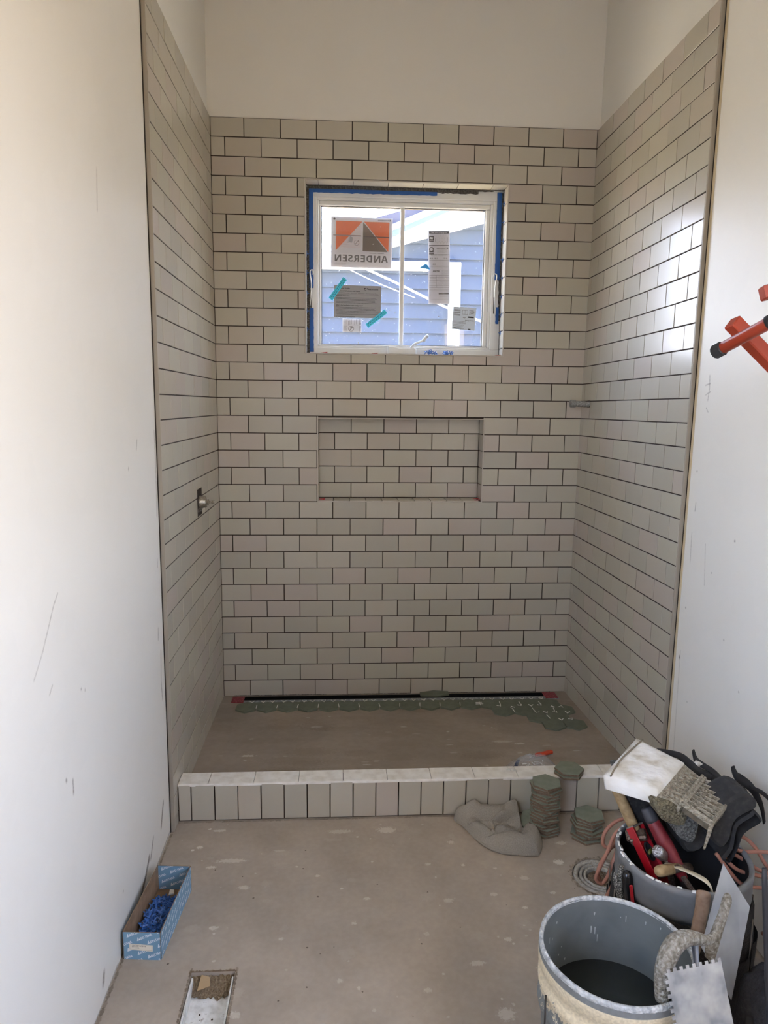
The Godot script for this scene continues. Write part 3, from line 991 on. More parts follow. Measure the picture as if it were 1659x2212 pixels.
	for b in [[Vector3(0, 0, 0), Vector3(0.003, 0.022, 0.003)], [Vector3(0, 0, 0.0), Vector3(0.003, 0.003, 0.022)], [Vector3(-0.004, 0, 0), Vector3(0.012, 0.003, 0.003)]]:
		box(cross, b[0], b[1], 0.0004)
	var first: MeshInstance3D = null
	for s in [[1.303, -1.0, [2.3102, 2.2304, 2.149, 2.067, 1.9865, 1.9045, 1.821, 1.7395], -0.05, "right"], [0.4065, 1.0, [2.0794, 1.9971, 1.9065, 1.8274, 1.7461], -0.078, "left"]]:
		for y in s[2]:
			var lab: String = "blue cross spacer between the tiles of the %s window reveal" % s[4]
			var o: MeshInstance3D
			if first == null:
				o = obj("cross_spacer", cross, mats["blue plastic"])
				first = o
			else:
				o = copy(first)
			tag(o, lab, "tile spacer", "blue cross spacers in the %s window reveal" % s[4])
			o.position = Vector3(s[0], y, s[3])
			o.rotation = Vector3(rng.randf_range(-0.2, 0.2), rng.randf_range(-0.2, 0.2) + (PI if s[1] > 0 else 0.0), rng.randf_range(-0.1, 0.1))
	for heap in [[0.985, 9, 0.027], [1.058, 7, 0.021]]:
		for k in heap[1]:
			var o := copy(first)
			tag(o, "blue cross spacer in the %s heap on the window sill" % ("larger" if heap[0] < 1.0 else "smaller"), "tile spacer", "blue cross spacers heaped on the window sill, %s heap" % ("larger" if heap[0] < 1.0 else "smaller"))
			o.position = Vector3(heap[0] + rng.randf_range(-1, 1) * heap[2], 1.6385 + rng.randf() * 0.012, -0.05 + rng.randf_range(-0.015, 0.015))
			o.rotation = Vector3(rng.randf() * TAU, rng.randf() * TAU, rng.randf() * TAU)
	var wedge := start()
	prism(wedge, PackedVector2Array([Vector2(-0.014, 0), Vector2(0.014, 0), Vector2(0.014, 0.0045), Vector2(-0.014, 0.0012)]), -0.004, 0.004, 0.0004, Transform3D(), true)
	var wm := wedge
	var shim := obj("tile_wedge", wm, mats["red plastic"])
	var at := [[Vector3(0.487, 1.6347, -0.012), "red tile wedge at the left end of the window sill"], [Vector3(0.716, 1.6347, -0.012), "red tile wedge on the window sill beside the crank"], [Vector3(1.285, 1.6347, -0.012), "red tile wedge at the right end of the window sill"],
		[Vector3(0.474, 0.9632, -0.03), "red tile wedge in the left niche corner, the rear one"], [Vector3(0.472, 0.9595, -0.012), "red tile wedge in the left niche corner, the front one"],
		[Vector3(1.206, 0.9632, -0.035), "red tile wedge in the right niche corner, the rear one"], [Vector3(1.209, 0.9595, -0.012), "red tile wedge in the right niche corner, the front one"]]
	for k in at.size():
		var o: Node3D = shim if k == 0 else copy(shim)
		o.position = at[k][0]
		tag(o, at[k][1], "wedge", "red tile wedges")

func sticker(called: String, label: String, im: Image, center: Vector3, size: Vector2, turn: float, glow: float, thick := 0.0008) -> void:
	var m := image_mat(called + label, im, 0.75)
	m.backlight_enabled = glow > 0.0
	m.backlight = Color(glow, glow, glow)
	var st := start()
	var h := size * 0.5
	var z := thick * 0.5
	var p := [Vector3(-h.x, -h.y, z), Vector3(h.x, -h.y, z), Vector3(h.x, h.y, z), Vector3(-h.x, h.y, z)]
	var uv := [Vector2(0, 1), Vector2(1, 1), Vector2(1, 0), Vector2(0, 0)]
	quad_uv(st, p, uv, Vector3.BACK)
	var b := []
	for q in p:
		b.append(q - Vector3(0, 0, thick))
	quad_uv(st, b, uv, Vector3.FORWARD)
	for k in 4:
		var j := (k + 1) % 4
		quad_uv(st, [p[k], p[j], b[j], b[k]], [uv[k], uv[j], uv[j], uv[k]], p[k] + p[j])
	var o := obj(called, st, m)
	o.position = center
	o.rotation.z = turn
	tag(o, label, "sticker" if called.ends_with("sticker") or called.ends_with("label") else ("tape" if called.ends_with("tape") else "leaflet"))

func paper(w: int, h: int, c: Color) -> Image:
	var im := Image.create(w, h, false, Image.FORMAT_RGB8)
	im.fill(c)
	return im

func logo(im: Image, at: Vector2, h: float, col: Color, w: float) -> void:
	im.fill_rect(Rect2i(int(at.x), int(at.y - h), int(h * 1.1), int(h)), col)
	fill_poly(im, [at + Vector2(h * 0.2, -h * 0.15), at + Vector2(h * 0.95, -h * 0.9), at + Vector2(h * 0.95, -h * 0.55), at + Vector2(h * 0.5, -h * 0.15)], Color.WHITE)
	fill_poly(im, [at + Vector2(h * 1.35, -h * 0.95), at + Vector2(h * 1.9, -h * 0.95), at + Vector2(h * 1.9, -h * 0.1)], col)
	write(im, "ANDERSEN", at + Vector2(h * 2.1, -h * 0.12), h * 0.7, col, w)

func stickers() -> void:
	var ink := rgb(96, 96, 100)
	var dark := rgb(52, 52, 56)
	var orange := rgb(250, 126, 62)
	var taupe := rgb(120, 108, 96)
	# the big one reads from outside: drawn the right way round, then flipped
	var im := paper(640, 506, rgb(240, 240, 246))
	# mirrored x: image x = 640 - x seen from the room
	scribble(im, 18, 60, 625, 420, 9, rgb(190, 190, 200))
	fill_poly(im, [Vector2(34, 42), Vector2(298, 42), Vector2(40, 336)], orange)
	fill_poly(im, [Vector2(588, 42), Vector2(316, 42), Vector2(588, 336)], orange)
	fill_poly(im, [Vector2(308, 46), Vector2(308, 336), Vector2(48, 336)], taupe)
	fill_poly(im, [Vector2(312, 46), Vector2(316, 46), Vector2(316, 336), Vector2(312, 336)], rgb(244, 244, 248))
	scribble(im, 44, 48, 300, 190, 10, rgb(196, 92, 46))
	scribble(im, 330, 48, 584, 300, 10, rgb(214, 104, 54))
	scribble(im, 140, 200, 304, 330, 10, rgb(86, 78, 70))
	im.fill_rect(Rect2i(34, 186, 270, 9), rgb(92, 78, 68))
	im.fill_rect(Rect2i(326, 180, 290, 10), rgb(160, 150, 150))
	for k in 40:
		var t := TAU * k / 40.0
		im.fill_rect(Rect2i(int(372 + cos(t) * 25), int(252 + sin(t) * 26), 3, 3), dark)
		im.fill_rect(Rect2i(int(352 + k), int(232 + k), 3, 3), dark)
	fill_poly(im, [Vector2(410, 205), Vector2(440, 190), Vector2(450, 250), Vector2(420, 255)], rgb(176, 176, 184))
	fill_poly(im, [Vector2(440, 190), Vector2(452, 200), Vector2(470, 262), Vector2(450, 250)], rgb(206, 206, 212))
	im.fill_rect(Rect2i(14, 366, 612, 84), rgb(242, 242, 247))
	write(im, "IMPORTANT / IMPORTANTE", Vector2(86, 358), 9, ink, 150)
	write(im, "ANDERSEN", Vector2(42, 445), 68, rgb(104, 104, 108), 556)
	scribble(im, 480, 462, 622, 486, 8, ink)
	scribble(im, 60, 484, 150, 492, 8, ink)
	logo(im, Vector2(20, 30), 15, dark, 100)
	fill_poly(im, [Vector2(606, 12), Vector2(618, 22), Vector2(613, 34), Vector2(599, 34), Vector2(594, 22)], dark)
	im.flip_x()
	sticker("window_sticker", "large window sticker with orange and grey triangles over mirrored capital letters", im, Vector3(0.6575, 2.1445, -0.1325), Vector2(0.284, 0.2245), -0.012, 0.15)
	# leaflet taped on the room side; its paper is greyed for shade
	im = paper(520, 346, rgb(168, 168, 170))
	var ink2 := rgb(70, 70, 74)
	write(im, "Resource Guide", Vector2(22, 42), 16, rgb(40, 40, 42), 150)
	write(im, "Andersen® Windows and Doors", Vector2(22, 68), 12, rgb(40, 40, 42), 264)
	write(im, "Secured with Window or Door:", Vector2(22, 88), 9, rgb(50, 50, 52), 150)
	write(im, "Resources   Installation   Maintenance   Parts", Vector2(182, 88), 7, rgb(70, 70, 72), 300, 0.0, false)
	im.fill_rect(Rect2i(22, 98, 470, 2), ink2)
	write(im, "Important Information", Vector2(22, 120), 11, rgb(40, 40, 42), 150)
	scribble(im, 22, 132, 496, 200, 14, ink2, 4)
	write(im, "What is the Installation Guide Configurator?", Vector2(22, 222), 12, rgb(40, 40, 42), 296)
	scribble(im, 22, 234, 496, 300, 14, ink2, 4)
	im.fill_rect(Rect2i(22, 306, 470, 2), ink2)
	scribble(im, 30, 313, 420, 320, 14, ink2, 3)
	write(im, "For installation instructions follow", Vector2(22, 341), 10, rgb(50, 50, 52), 210)
	var mark := paper(180, 30, rgb(168, 168, 170))
	logo(mark, Vector2(4, 26), 22, rgb(30, 30, 32), 110)
	im.blit_rect(mark, Rect2i(0, 0, 180, 30), Vector2i(326, 22))
	sticker("instruction_leaflet", "printed leaflet, its paper greyed for shade, taped to the lower left of the window glass", im, Vector3(0.6395, 1.8795, -0.1255), Vector2(0.2195, 0.1455), -0.012, 0.0)
	# label below it, printed sideways
	im = paper(220, 160, rgb(236, 238, 244))
	for k in 9:
		im.fill_rect(Rect2i(12 + k * 18, 8 + (k * 13) % 20, 4, 54), rgb(150, 152, 158))
	for k in 5:
		im.fill_rect(Rect2i(12 + k * 9, 84, 3, 64), rgb(150, 152, 158))
	for k in 44:
		var t := TAU * k / 44.0
		im.fill_rect(Rect2i(int(98 + cos(t) * 30), int(118 + sin(t) * 30), 4, 4), dark)
		im.fill_rect(Rect2i(76 + k, 140 - k, 4, 4), dark)
	fill_poly(im, [Vector2(92, 98), Vector2(114, 108), Vector2(96, 128)], dark)
	im.fill_rect(Rect2i(0, 74, 220, 2), rgb(170, 170, 176))
	im.fill_rect(Rect2i(198, 4, 14, 58), rgb(120, 124, 140))
	im.fill_rect(Rect2i(198, 54, 14, 14), rgb(36, 36, 60))
	im.fill_rect(Rect2i(198, 84, 14, 68), rgb(140, 142, 150))
	im.fill_rect(Rect2i(0, 0, 220, 2), rgb(170, 170, 176))
	sticker("warning_label", "small white warning label peeping out below the shaded leaflet", im, Vector3(0.6142, 1.772, -0.1325), Vector2(0.0893, 0.063), 0.0, 0.1)
	# the tall rating label, mirrored too
	im = paper(200, 664, rgb(226, 226, 234))
	im.fill_rect(Rect2i(8, 12, 184, 20), dark)
	write(im, "energy performance label", Vector2(30, 27), 11, Color.WHITE, 140)
	for k in 34:
		var a := Vector2(20 + 110.0 * k / 34.0, 60 + 18.0 * sin(k * 0.9) + (12.0 if k > 22 else 0.0))
		im.fill_rect(Rect2i(int(a.x), int(a.y), 2, 2), ink)
		im.fill_rect(Rect2i(int(a.x), int(108 + 8.0 * sin(k * 0.7)), 2, 2), ink)
	im.fill_rect(Rect2i(18, 62, 2, 46), ink)
	im.fill_rect(Rect2i(132, 72, 2, 36), ink)
	im.fill_rect(Rect2i(148, 56, 44, 46), dark)
	fill_poly(im, [Vector2(154, 66), Vector2(184, 62), Vector2(188, 78), Vector2(160, 84)], Color.WHITE)
	im.fill_rect(Rect2i(152, 90, 36, 4), Color.WHITE)
	im.fill_rect(Rect2i(8, 134, 184, 6), dark)
	for k in 40:
		var t := TAU * k / 40.0
		im.fill_rect(Rect2i(int(168 + cos(t) * 18), int(170 + sin(t) * 18), 6, 6), dark)
	im.fill_rect(Rect2i(148, 190, 44, 8), dark)
	im.fill_rect(Rect2i(148, 208, 44, 8), dark)
	logo(im, Vector2(16, 168), 13, dark, 78)
	scribble(im, 30, 176, 120, 206, 8, ink)
	write(im, "PERFORMANCE RATINGS", Vector2(24, 226), 8, ink, 150)
	im.fill_rect(Rect2i(8, 216, 184, 1), ink)
	write(im, "0.17", Vector2(24, 260), 13, ink, 32)
	write(im, "1.59", Vector2(112, 260), 13, ink, 28)
	write(im, "0.28", Vector2(158, 260), 13, ink, 28)
	im.fill_rect(Rect2i(8, 268, 184, 2), ink)
	write(im, "0.30", Vector2(130, 312), 13, ink, 28)
	scribble(im, 12, 320, 190, 344, 8, ink)
	write(im, "WDMA", Vector2(96, 376), 17, dark, 62)
	scribble(im, 14, 362, 80, 396, 8, ink)
	for y in [402, 424, 452, 496, 514, 528]:
		im.fill_rect(Rect2i(8, y, 184, 2), ink)
	scribble(im, 12, 408, 116, 494, 9, ink)
	scribble(im, 128, 408, 190, 470, 12, ink)
	im.fill_rect(Rect2i(122, 402, 2, 112), ink)
	scribble(im, 12, 534, 190, 548, 8, ink)
	im.fill_rect(Rect2i(10, 566, 94, 10), dark)
	scribble(im, 12, 584, 100, 604, 8, ink)
	scribble(im, 12, 620, 190, 634, 7, ink)
	im.flip_x()
	sticker("rating_label", "tall white rating label on the right-hand window pane", im, Vector3(1.0205, 2.0435, -0.1325), Vector2(0.1012, 0.3325), 0.0235, 0.12)
	im = paper(220, 216, rgb(214, 224, 234))
	for y in [26, 34, 48, 56, 70, 78]:
		im.fill_rect(Rect2i(10, y, 62, 4), ink)
	im.fill_rect(Rect2i(90, 28, 52, 2), ink)
	im.fill_rect(Rect2i(90, 66, 52, 2), ink)
	for x in [90, 115, 140]:
		im.fill_rect(Rect2i(x, 28, 2, 40), ink)
	scribble(im, 156, 26, 206, 76, 13, ink, 5)
	im.fill_rect(Rect2i(148, 84, 56, 14), dark)
	write(im, "Right", Vector2(100, 102), 8, ink, 28)
	write(im, "Awning Window", Vector2(122, 128), 9, dark, 84)
	scribble(im, 10, 134, 140, 160, 10, ink, 3)
	scribble(im, 10, 166, 120, 184, 8, ink, 2)
	for k in 26:
		im.fill_rect(Rect2i(10 + k * 4, 196, rng.randi_range(1, 3), 12), dark)
	im.fill_rect(Rect2i(156, 202, 24, 10), dark)
	sticker("order_label", "square pale order label low on the right-hand window pane", im, Vector3(1.1432, 1.811, -0.1255), Vector2(0.1095, 0.1045), -0.055, 0.06)
	# pieces of bright tape
	for t in [[Vector3(0.5475, 1.9355, -0.1243), 0.95, 0.116, "bright blue tape across the upper left corner of the leaflet"], [Vector3(0.7285, 1.804, -0.1243), 0.66, 0.112, "bright blue tape across the lower right corner of the leaflet"]]:
		im = paper(128, 28, rgb(82, 214, 240))
		for k in 9:
			im.fill_rect(Rect2i(8 + k * 13, 8, 9, 3), rgb(24, 96, 130))
			im.fill_rect(Rect2i(2 + k * 14, 18, 8, 3), rgb(24, 96, 130))
		sticker("clear_tape", t[3], im, t[0], Vector2(t[2], 0.021), t[1], 0.06, 0.0006)
	var st := start()
	prism(st, PackedVector2Array([Vector2(0.9266, 2.038), Vector2(0.9558, 2.0566), Vector2(0.965, 2.052), Vector2(0.9783, 2.0301)]), -0.1262, -0.125)
	var bm := mat("bright blue tape", rgb(36, 150, 220), 0.6)
	bm.backlight_enabled = true
	bm.backlight = Color(0.08, 0.08, 0.08)
	tag(obj("tape_scrap", st, bm), "blue triangle of tape on the glass beside the tall label", "tape")

# ---------------------------------------------------------------- the neighbouring house seen through the window
func build_outside() -> void:
	var siding := mat("siding", rgb(42, 52, 70), 0.8, 0.0, 0.1)
	var trimw := mat("outside trim", rgb(240, 240, 238), 0.5)
	var roof := mat("outside roof", rgb(46, 48, 62), 0.95, 0.0, 0.1)
	var h := thing("neighbour_house", "pale blue lap-sided house with white trim seen through the window", "house", Vector3(1.0, -0.6, -3.2))
	var off := Transform3D(Basis(), Vector3(-1.0, 0.6, 3.2))
	var st := start()
	span(st, off * Vector3(0.05, -0.6, -6.0), off * Vector3(3.6, 2.3, -3.07))
	obj("wall", st, siding, h)
	var y := 0.9
	while y < 3.35:
		var hi := y + 0.132
		# the gable slope cuts the planks off on the left
		var xl: float = max(0.05, 0.4 + (y - 2.57) / 0.275)
		var xr := 3.6
		if xl < xr - 0.2:
			st = start()
			prism(st, PackedVector2Array([Vector2(-3.07, y), Vector2(-3.025, y), Vector2(-3.045, hi), Vector2(-3.07, hi)]), -(xr), -(max(0.05, xl)), 0.0, off * Transform3D(Basis(Vector3(0, 0, 1), Vector3.UP, Vector3.LEFT), Vector3.ZERO), true)
			obj("siding_plank", st, siding, h)
		y += 0.125
	st = start()
	prism(st, PackedVector2Array([Vector2(0.2, 2.50), Vector2(1.02, 2.74), Vector2(1.803, 2.955), Vector2(3.2, 3.34), Vector2(3.2, 3.83), Vector2(1.547, 3.045), Vector2(1.013, 2.80), Vector2(0.2, 2.585)]), -3.2, -2.9, 0.0, off, true)
	obj("fascia_board", st, trimw, h)
	st = start()
	prism(st, PackedVector2Array([Vector2(0.75, 2.735), Vector2(1.115, 2.855), Vector2(1.581, 3.052), Vector2(3.2, 3.82), Vector2(3.2, 3.9), Vector2(1.47, 3.062), Vector2(1.05, 2.885), Vector2(0.75, 2.78)]), -3.22, -2.98, 0.0, off, true)
	obj("blue_strip", st, siding, h)  # narrow strip in the siding colour above the white board
	st = start()
	prism(st, PackedVector2Array([Vector2(0.2, 2.60), Vector2(0.75, 2.78), Vector2(1.05, 2.885), Vector2(1.47, 3.062), Vector2(3.2, 3.9), Vector2(3.2, 3.95), Vector2(1.35, 3.07), Vector2(1.0, 2.92), Vector2(0.2, 2.66)]), -3.25, -3.0, 0.0, off, true)
	obj("fascia_board", st, trimw, h)
	st = start()
	prism(st, PackedVector2Array([Vector2(0.86, 2.89), Vector2(1.0, 2.92), Vector2(1.35, 3.07), Vector2(3.2, 3.95), Vector2(3.2, 4.0), Vector2(1.2, 3.075), Vector2(0.863, 2.975)]), -4.6, -3.02, 0.0, off, true)
	obj("roof", st, roof, h)
	st = start()
	span(st, off * Vector3(0.0, 2.545, -3.1), off * Vector3(1.5927, 2.62, -2.99), 0.004)
	obj("frieze_board", st, trimw, h)
	st = start()
	span(st, off * Vector3(1.494, 0.2, -3.1), off * Vector3(1.5927, 2.545, -2.985), 0.004)
	obj("corner_board", st, trimw, h)
	st = start(true)
	tube(st, smooth_path([off * Vector3(0.55, 2.64, -2.99), off * Vector3(1.0, 2.45, -2.97), off * Vector3(1.5, 2.226, -2.96), off * Vector3(1.95, 2.07, -2.97)]), [0.009], 8)
	tube(st, smooth_path([off * Vector3(0.55, 2.58, -2.99), off * Vector3(0.86, 2.44, -2.985), off * Vector3(1.2, 2.32, -3.0)]), [0.004], 6)
	obj("cable", st, trimw, h)
	st = start()
	span(st, Vector3(-0.7, -0.6, -8.2), Vector3(0.62, 3.3, -7.8))
	var far_wall := obj("garden_shed", st, siding)
	tag(far_wall, "distant blue wall left of the big window sticker, below the sky", "shed")
	st = start()
	prism(st, PackedVector2Array([Vector2(-0.8, 3.3), Vector2(0.66, 3.3), Vector2(0.5, 3.35), Vector2(-0.7, 3.42)]), -8.3, -7.7, 0.0, Transform3D(), true)
	obj("roof", st, roof, far_wall)
	st = start()
	span(st, Vector3(-16.0, -0.6, -7.2), Vector3(-0.9, 1.5, -7.0), 0.02)
	var gw := obj("unseen_outside_wall", st, mat("unseen_wall_cream", rgb(226, 208, 168), 0.95))  # out of view, placed to bounce warm sun onto the upper right tiles
	tag(gw, "unseen cream wall outside, placed to bounce warm sunlight onto the right wall", "wall")
	gw.set_meta("kind", "structure")
	st = start()
	span(st, Vector3(-14, -0.9, -20), Vector3(14, -0.6, -0.3))
	struct_tag(obj("ground", st, mat("unseen_ground_warm", rgb(206, 190, 158), 0.95)))  # unseen ground, pale and warm so that it bounces sun indoors

# ---------------------------------------------------------------- shower floor, curb, drain
func pan_y(x: float, z: float) -> float:
	return lerpf(0.0102 + 0.0088 * z, 0.001 + 0.05 * z, x / WID)

func build_shower() -> void:
	var im := concrete(768, 448, rgb(150, 138, 124), 23, 0.1)
	for k in 34:
		stain(im, Vector2(rng.randf_range(20, 750), rng.randf_range(60, 440)), Vector2(rng.randf_range(2, 9), rng.randf_range(1.5, 4)), rgb(214, 208, 198), rng.randf_range(0.2, 0.55))
	for s in [[210, 150, 12, 7, 0.5], [92, 285, 14, 5, 0.5], [120, 400, 12, 5, 0.6], [560, 250, 20, 7, 0.35], [590, 262, 10, 5, 0.5], [700, 380, 12, 5, 0.5], [650, 400, 9, 4, 0.4], [724, 150, 18, 6, 0.4]]:
		stain(im, Vector2(s[0], s[1]), Vector2(s[2], s[3]), rgb(220, 214, 204), s[4])
	for k in 60:
		stain(im, Vector2(rng.randf_range(0, 768), rng.randf_range(0, 448)), Vector2(rng.randf_range(20, 70), rng.randf_range(10, 26)), rgb(120, 108, 94), rng.randf_range(0.08, 0.2))
	var m := image_mat("pan skim", im, 0.8)
	m.heightmap_enabled = true
	m.heightmap_scale = 0.15
	m.heightmap_texture = noise_tex(0.03, 4, [], 256, 78)
	var st := start()
	var nx := 12
	var n2 := 8
	for i in nx:
		for j in n2:
			var p := []
			var uv := []
			for c in [[i, j], [i + 1, j], [i + 1, j + 1], [i, j + 1]]:
				var x: float = lerpf(-0.01, WID + 0.01, float(c[0]) / nx)
				var z: float = lerpf(0.102, 0.93, float(c[1]) / n2)
				p.append(Vector3(x, pan_y(x, z), z))
				uv.append(Vector2(float(c[0]) / nx, float(c[1]) / n2))
			quad_uv(st, p, uv, Vector3.UP)
	quad_uv(st, [Vector3(-0.01, pan_y(0, 0.102), 0.102), Vector3(WID + 0.01, pan_y(WID, 0.102), 0.102), Vector3(WID + 0.01, -0.2, 0.102), Vector3(-0.01, -0.2, 0.102)], [Vector2.ZERO, Vector2(1, 0), Vector2(1, 0.05), Vector2(0, 0.05)], Vector3.FORWARD)
	span(st, Vector3(-0.01, -0.2, -0.01), Vector3(WID + 0.01, -0.19, 0.93))
	span(st, Vector3(-0.01, -0.19, -0.006), Vector3(WID + 0.01, 0.002, 0.02))
	for e in [[-0.01, 0.046], [1.62, WID + 0.01]]:
		span(st, Vector3(e[0], -0.19, 0.02), Vector3(e[1], 0.005, 0.102))
	var pan := obj("floor_shower", st, m)
	struct_tag(pan, "grey cement shower floor with the first green-grey hexagon tiles", "floor")
	# curb
	st = start()
	span(st, Vector3(-0.006, -0.19, 0.913), Vector3(WID + 0.006, 0.0925, CURB_Z - 0.0085))
	var curb := obj("shower_curb", st, mats["backer"])
	struct_tag(curb, "low tiled curb across the front of the shower, dusty white on top", "curb")
	var dusty := mottled("dusty tile", [[0.0, rgb(214, 209, 198)], [0.5, rgb(228, 225, 216)], [1.0, rgb(238, 236, 229)]], 0.7, 0.25, 0.02, 4)
	var x0 := 0.0012
	var k := 0
	while x0 < WID - 0.01:
		var x1: float = min(0.105 + k * Q, WID - 0.004)
		st = start()
		prism(st, rect(x0, 0.0, x1 - 0.0016, 0.0795), 0.0, 0.0085, 0.0012, Transform3D(Basis(Vector3.RIGHT, Vector3(0, 0, -1), Vector3.UP), Vector3(0, 0.092 + rng.randf_range(-0.0004, 0.0004), CURB_Z - 0.0002)))
		obj("tile", st, dusty, curb)
		x0 = x1
		k += 1
	x0 = 0.002
	k = 0
	while x0 < WID - 0.012:
		var x1: float = min(0.0455 + k * 0.0801, WID - 0.008)
		add_tile(curb, rect(x0 + 0.0018, FLOOR + 0.006, x1 - 0.0018, 0.0972 - rng.randf() * 0.001), Transform3D(Basis(), Vector3(0, 0, CURB_Z - 0.008)))
		x0 = x1
		k += 1
	# white joint filler along the curb's upper front edge
	st = start()
	prism(st, ragged(0.002, WID - 0.01, 0.0922, 0.0985, 0.0012, false, 31.0), CURB_Z - 0.007, CURB_Z + 0.0002)
	obj("joint_filler", st, dusty, curb)
	# linear drain at the foot of the back wall
	var d := thing("linear_drain", "long black linear drain slot with red taped ends below the back wall", "drain", Vector3(0.83, 0.0, 0.06))
	var o := Vector3(-0.83, 0, -0.06)
	st = start()
	span(st, o + Vector3(0.046, -0.06, 0.02), o + Vector3(1.62, -0.055, 0.066))
	span(st, o + Vector3(0.046, -0.055, 0.02), o + Vector3(1.62, 0.0055, 0.0225))
	span(st, o + Vector3(0.046, -0.055, 0.0635), o + Vector3(1.62, 0.0065, 0.066))
	obj("channel", st, mat("drain black", rgb(18, 20, 20), 0.35), d)
	st = start()
	span(st, o + Vector3(0.046, 0.0, 0.0662), o + Vector3(1.62, 0.0065, 0.1018), 0.001)
	obj("flange", st, mottled("drain grey", [[0.0, rgb(112, 118, 120)], [0.6, rgb(140, 146, 148)], [1.0, rgb(196, 198, 196)]], 0.6, 0.2, 0.03, 4), d)
	for e in [[0.046, 0.104], [1.555, 1.618]]:
		st = start()
		span(st, o + Vector3(e[0], 0.0035, 0.0225), o + Vector3(e[1], 0.0085, 0.092), 0.0015)
		obj("end_tape", st, mottled("red tape", [[0.0, rgb(104, 18, 28)], [0.6, rgb(128, 24, 36)], [1.0, rgb(182, 120, 120)]], 0.45, 0.06, 0.02, 3), d)
	st = start()
	prism(st, ragged(0.05, 1.6, 0.0, 0.02, 0.003, false, 40.0), 0.0, 0.0035, 0.0, Transform3D(Basis(Vector3.RIGHT, Vector3(0, 0, 1), Vector3.DOWN), o + Vector3(0, 0.0055, 0)))
	obj("mortar_edge", st, mats["mortar"], d)
	hexagons(pan)

const HEX_R := 0.0526   # circumradius; 0.0911 across the flats

func hex_mesh(cut := 0) -> Mesh:
	var st := start()
	var face := ngon(HEX_R, 6, PI / 6.0)
	if cut == 1:
		# only the wedge that fills the gap behind two neighbours
		face = PackedVector2Array([Vector2(-0.040, 0.0), Vector2(0.040, 0.0), Vector2(0.0, -0.0235)])
	prism(st, face, 0.0, 0.0095, 0.0008, Transform3D(Basis(Vector3.RIGHT, Vector3(0, 0, -1), Vector3.UP), Vector3.ZERO), true)
	st.generate_normals()
	return st.commit()

func hex_top(m_face: Material, m_body: Material) -> ArrayMesh:
	# glazed face and raw sides as two surfaces of one mesh
	var am := ArrayMesh.new()
	var xf := Transform3D(Basis(Vector3.RIGHT, Vector3(0, 0, -1), Vector3.UP), Vector3.ZERO)
	var a := start()
	prism(a, ngon(HEX_R, 6, PI / 6.0), 0.0, 0.0072, 0.0, xf, true)
	a.generate_normals()
	a.commit(am)
	am.surface_set_material(0, m_body)
	var b := start()
	prism(b, ngon(HEX_R, 6, PI / 6.0), 0.0072, 0.0095, 0.0008, xf)
	b.generate_normals()
	b.commit(am)
	am.surface_set_material(1, m_face)
	return am

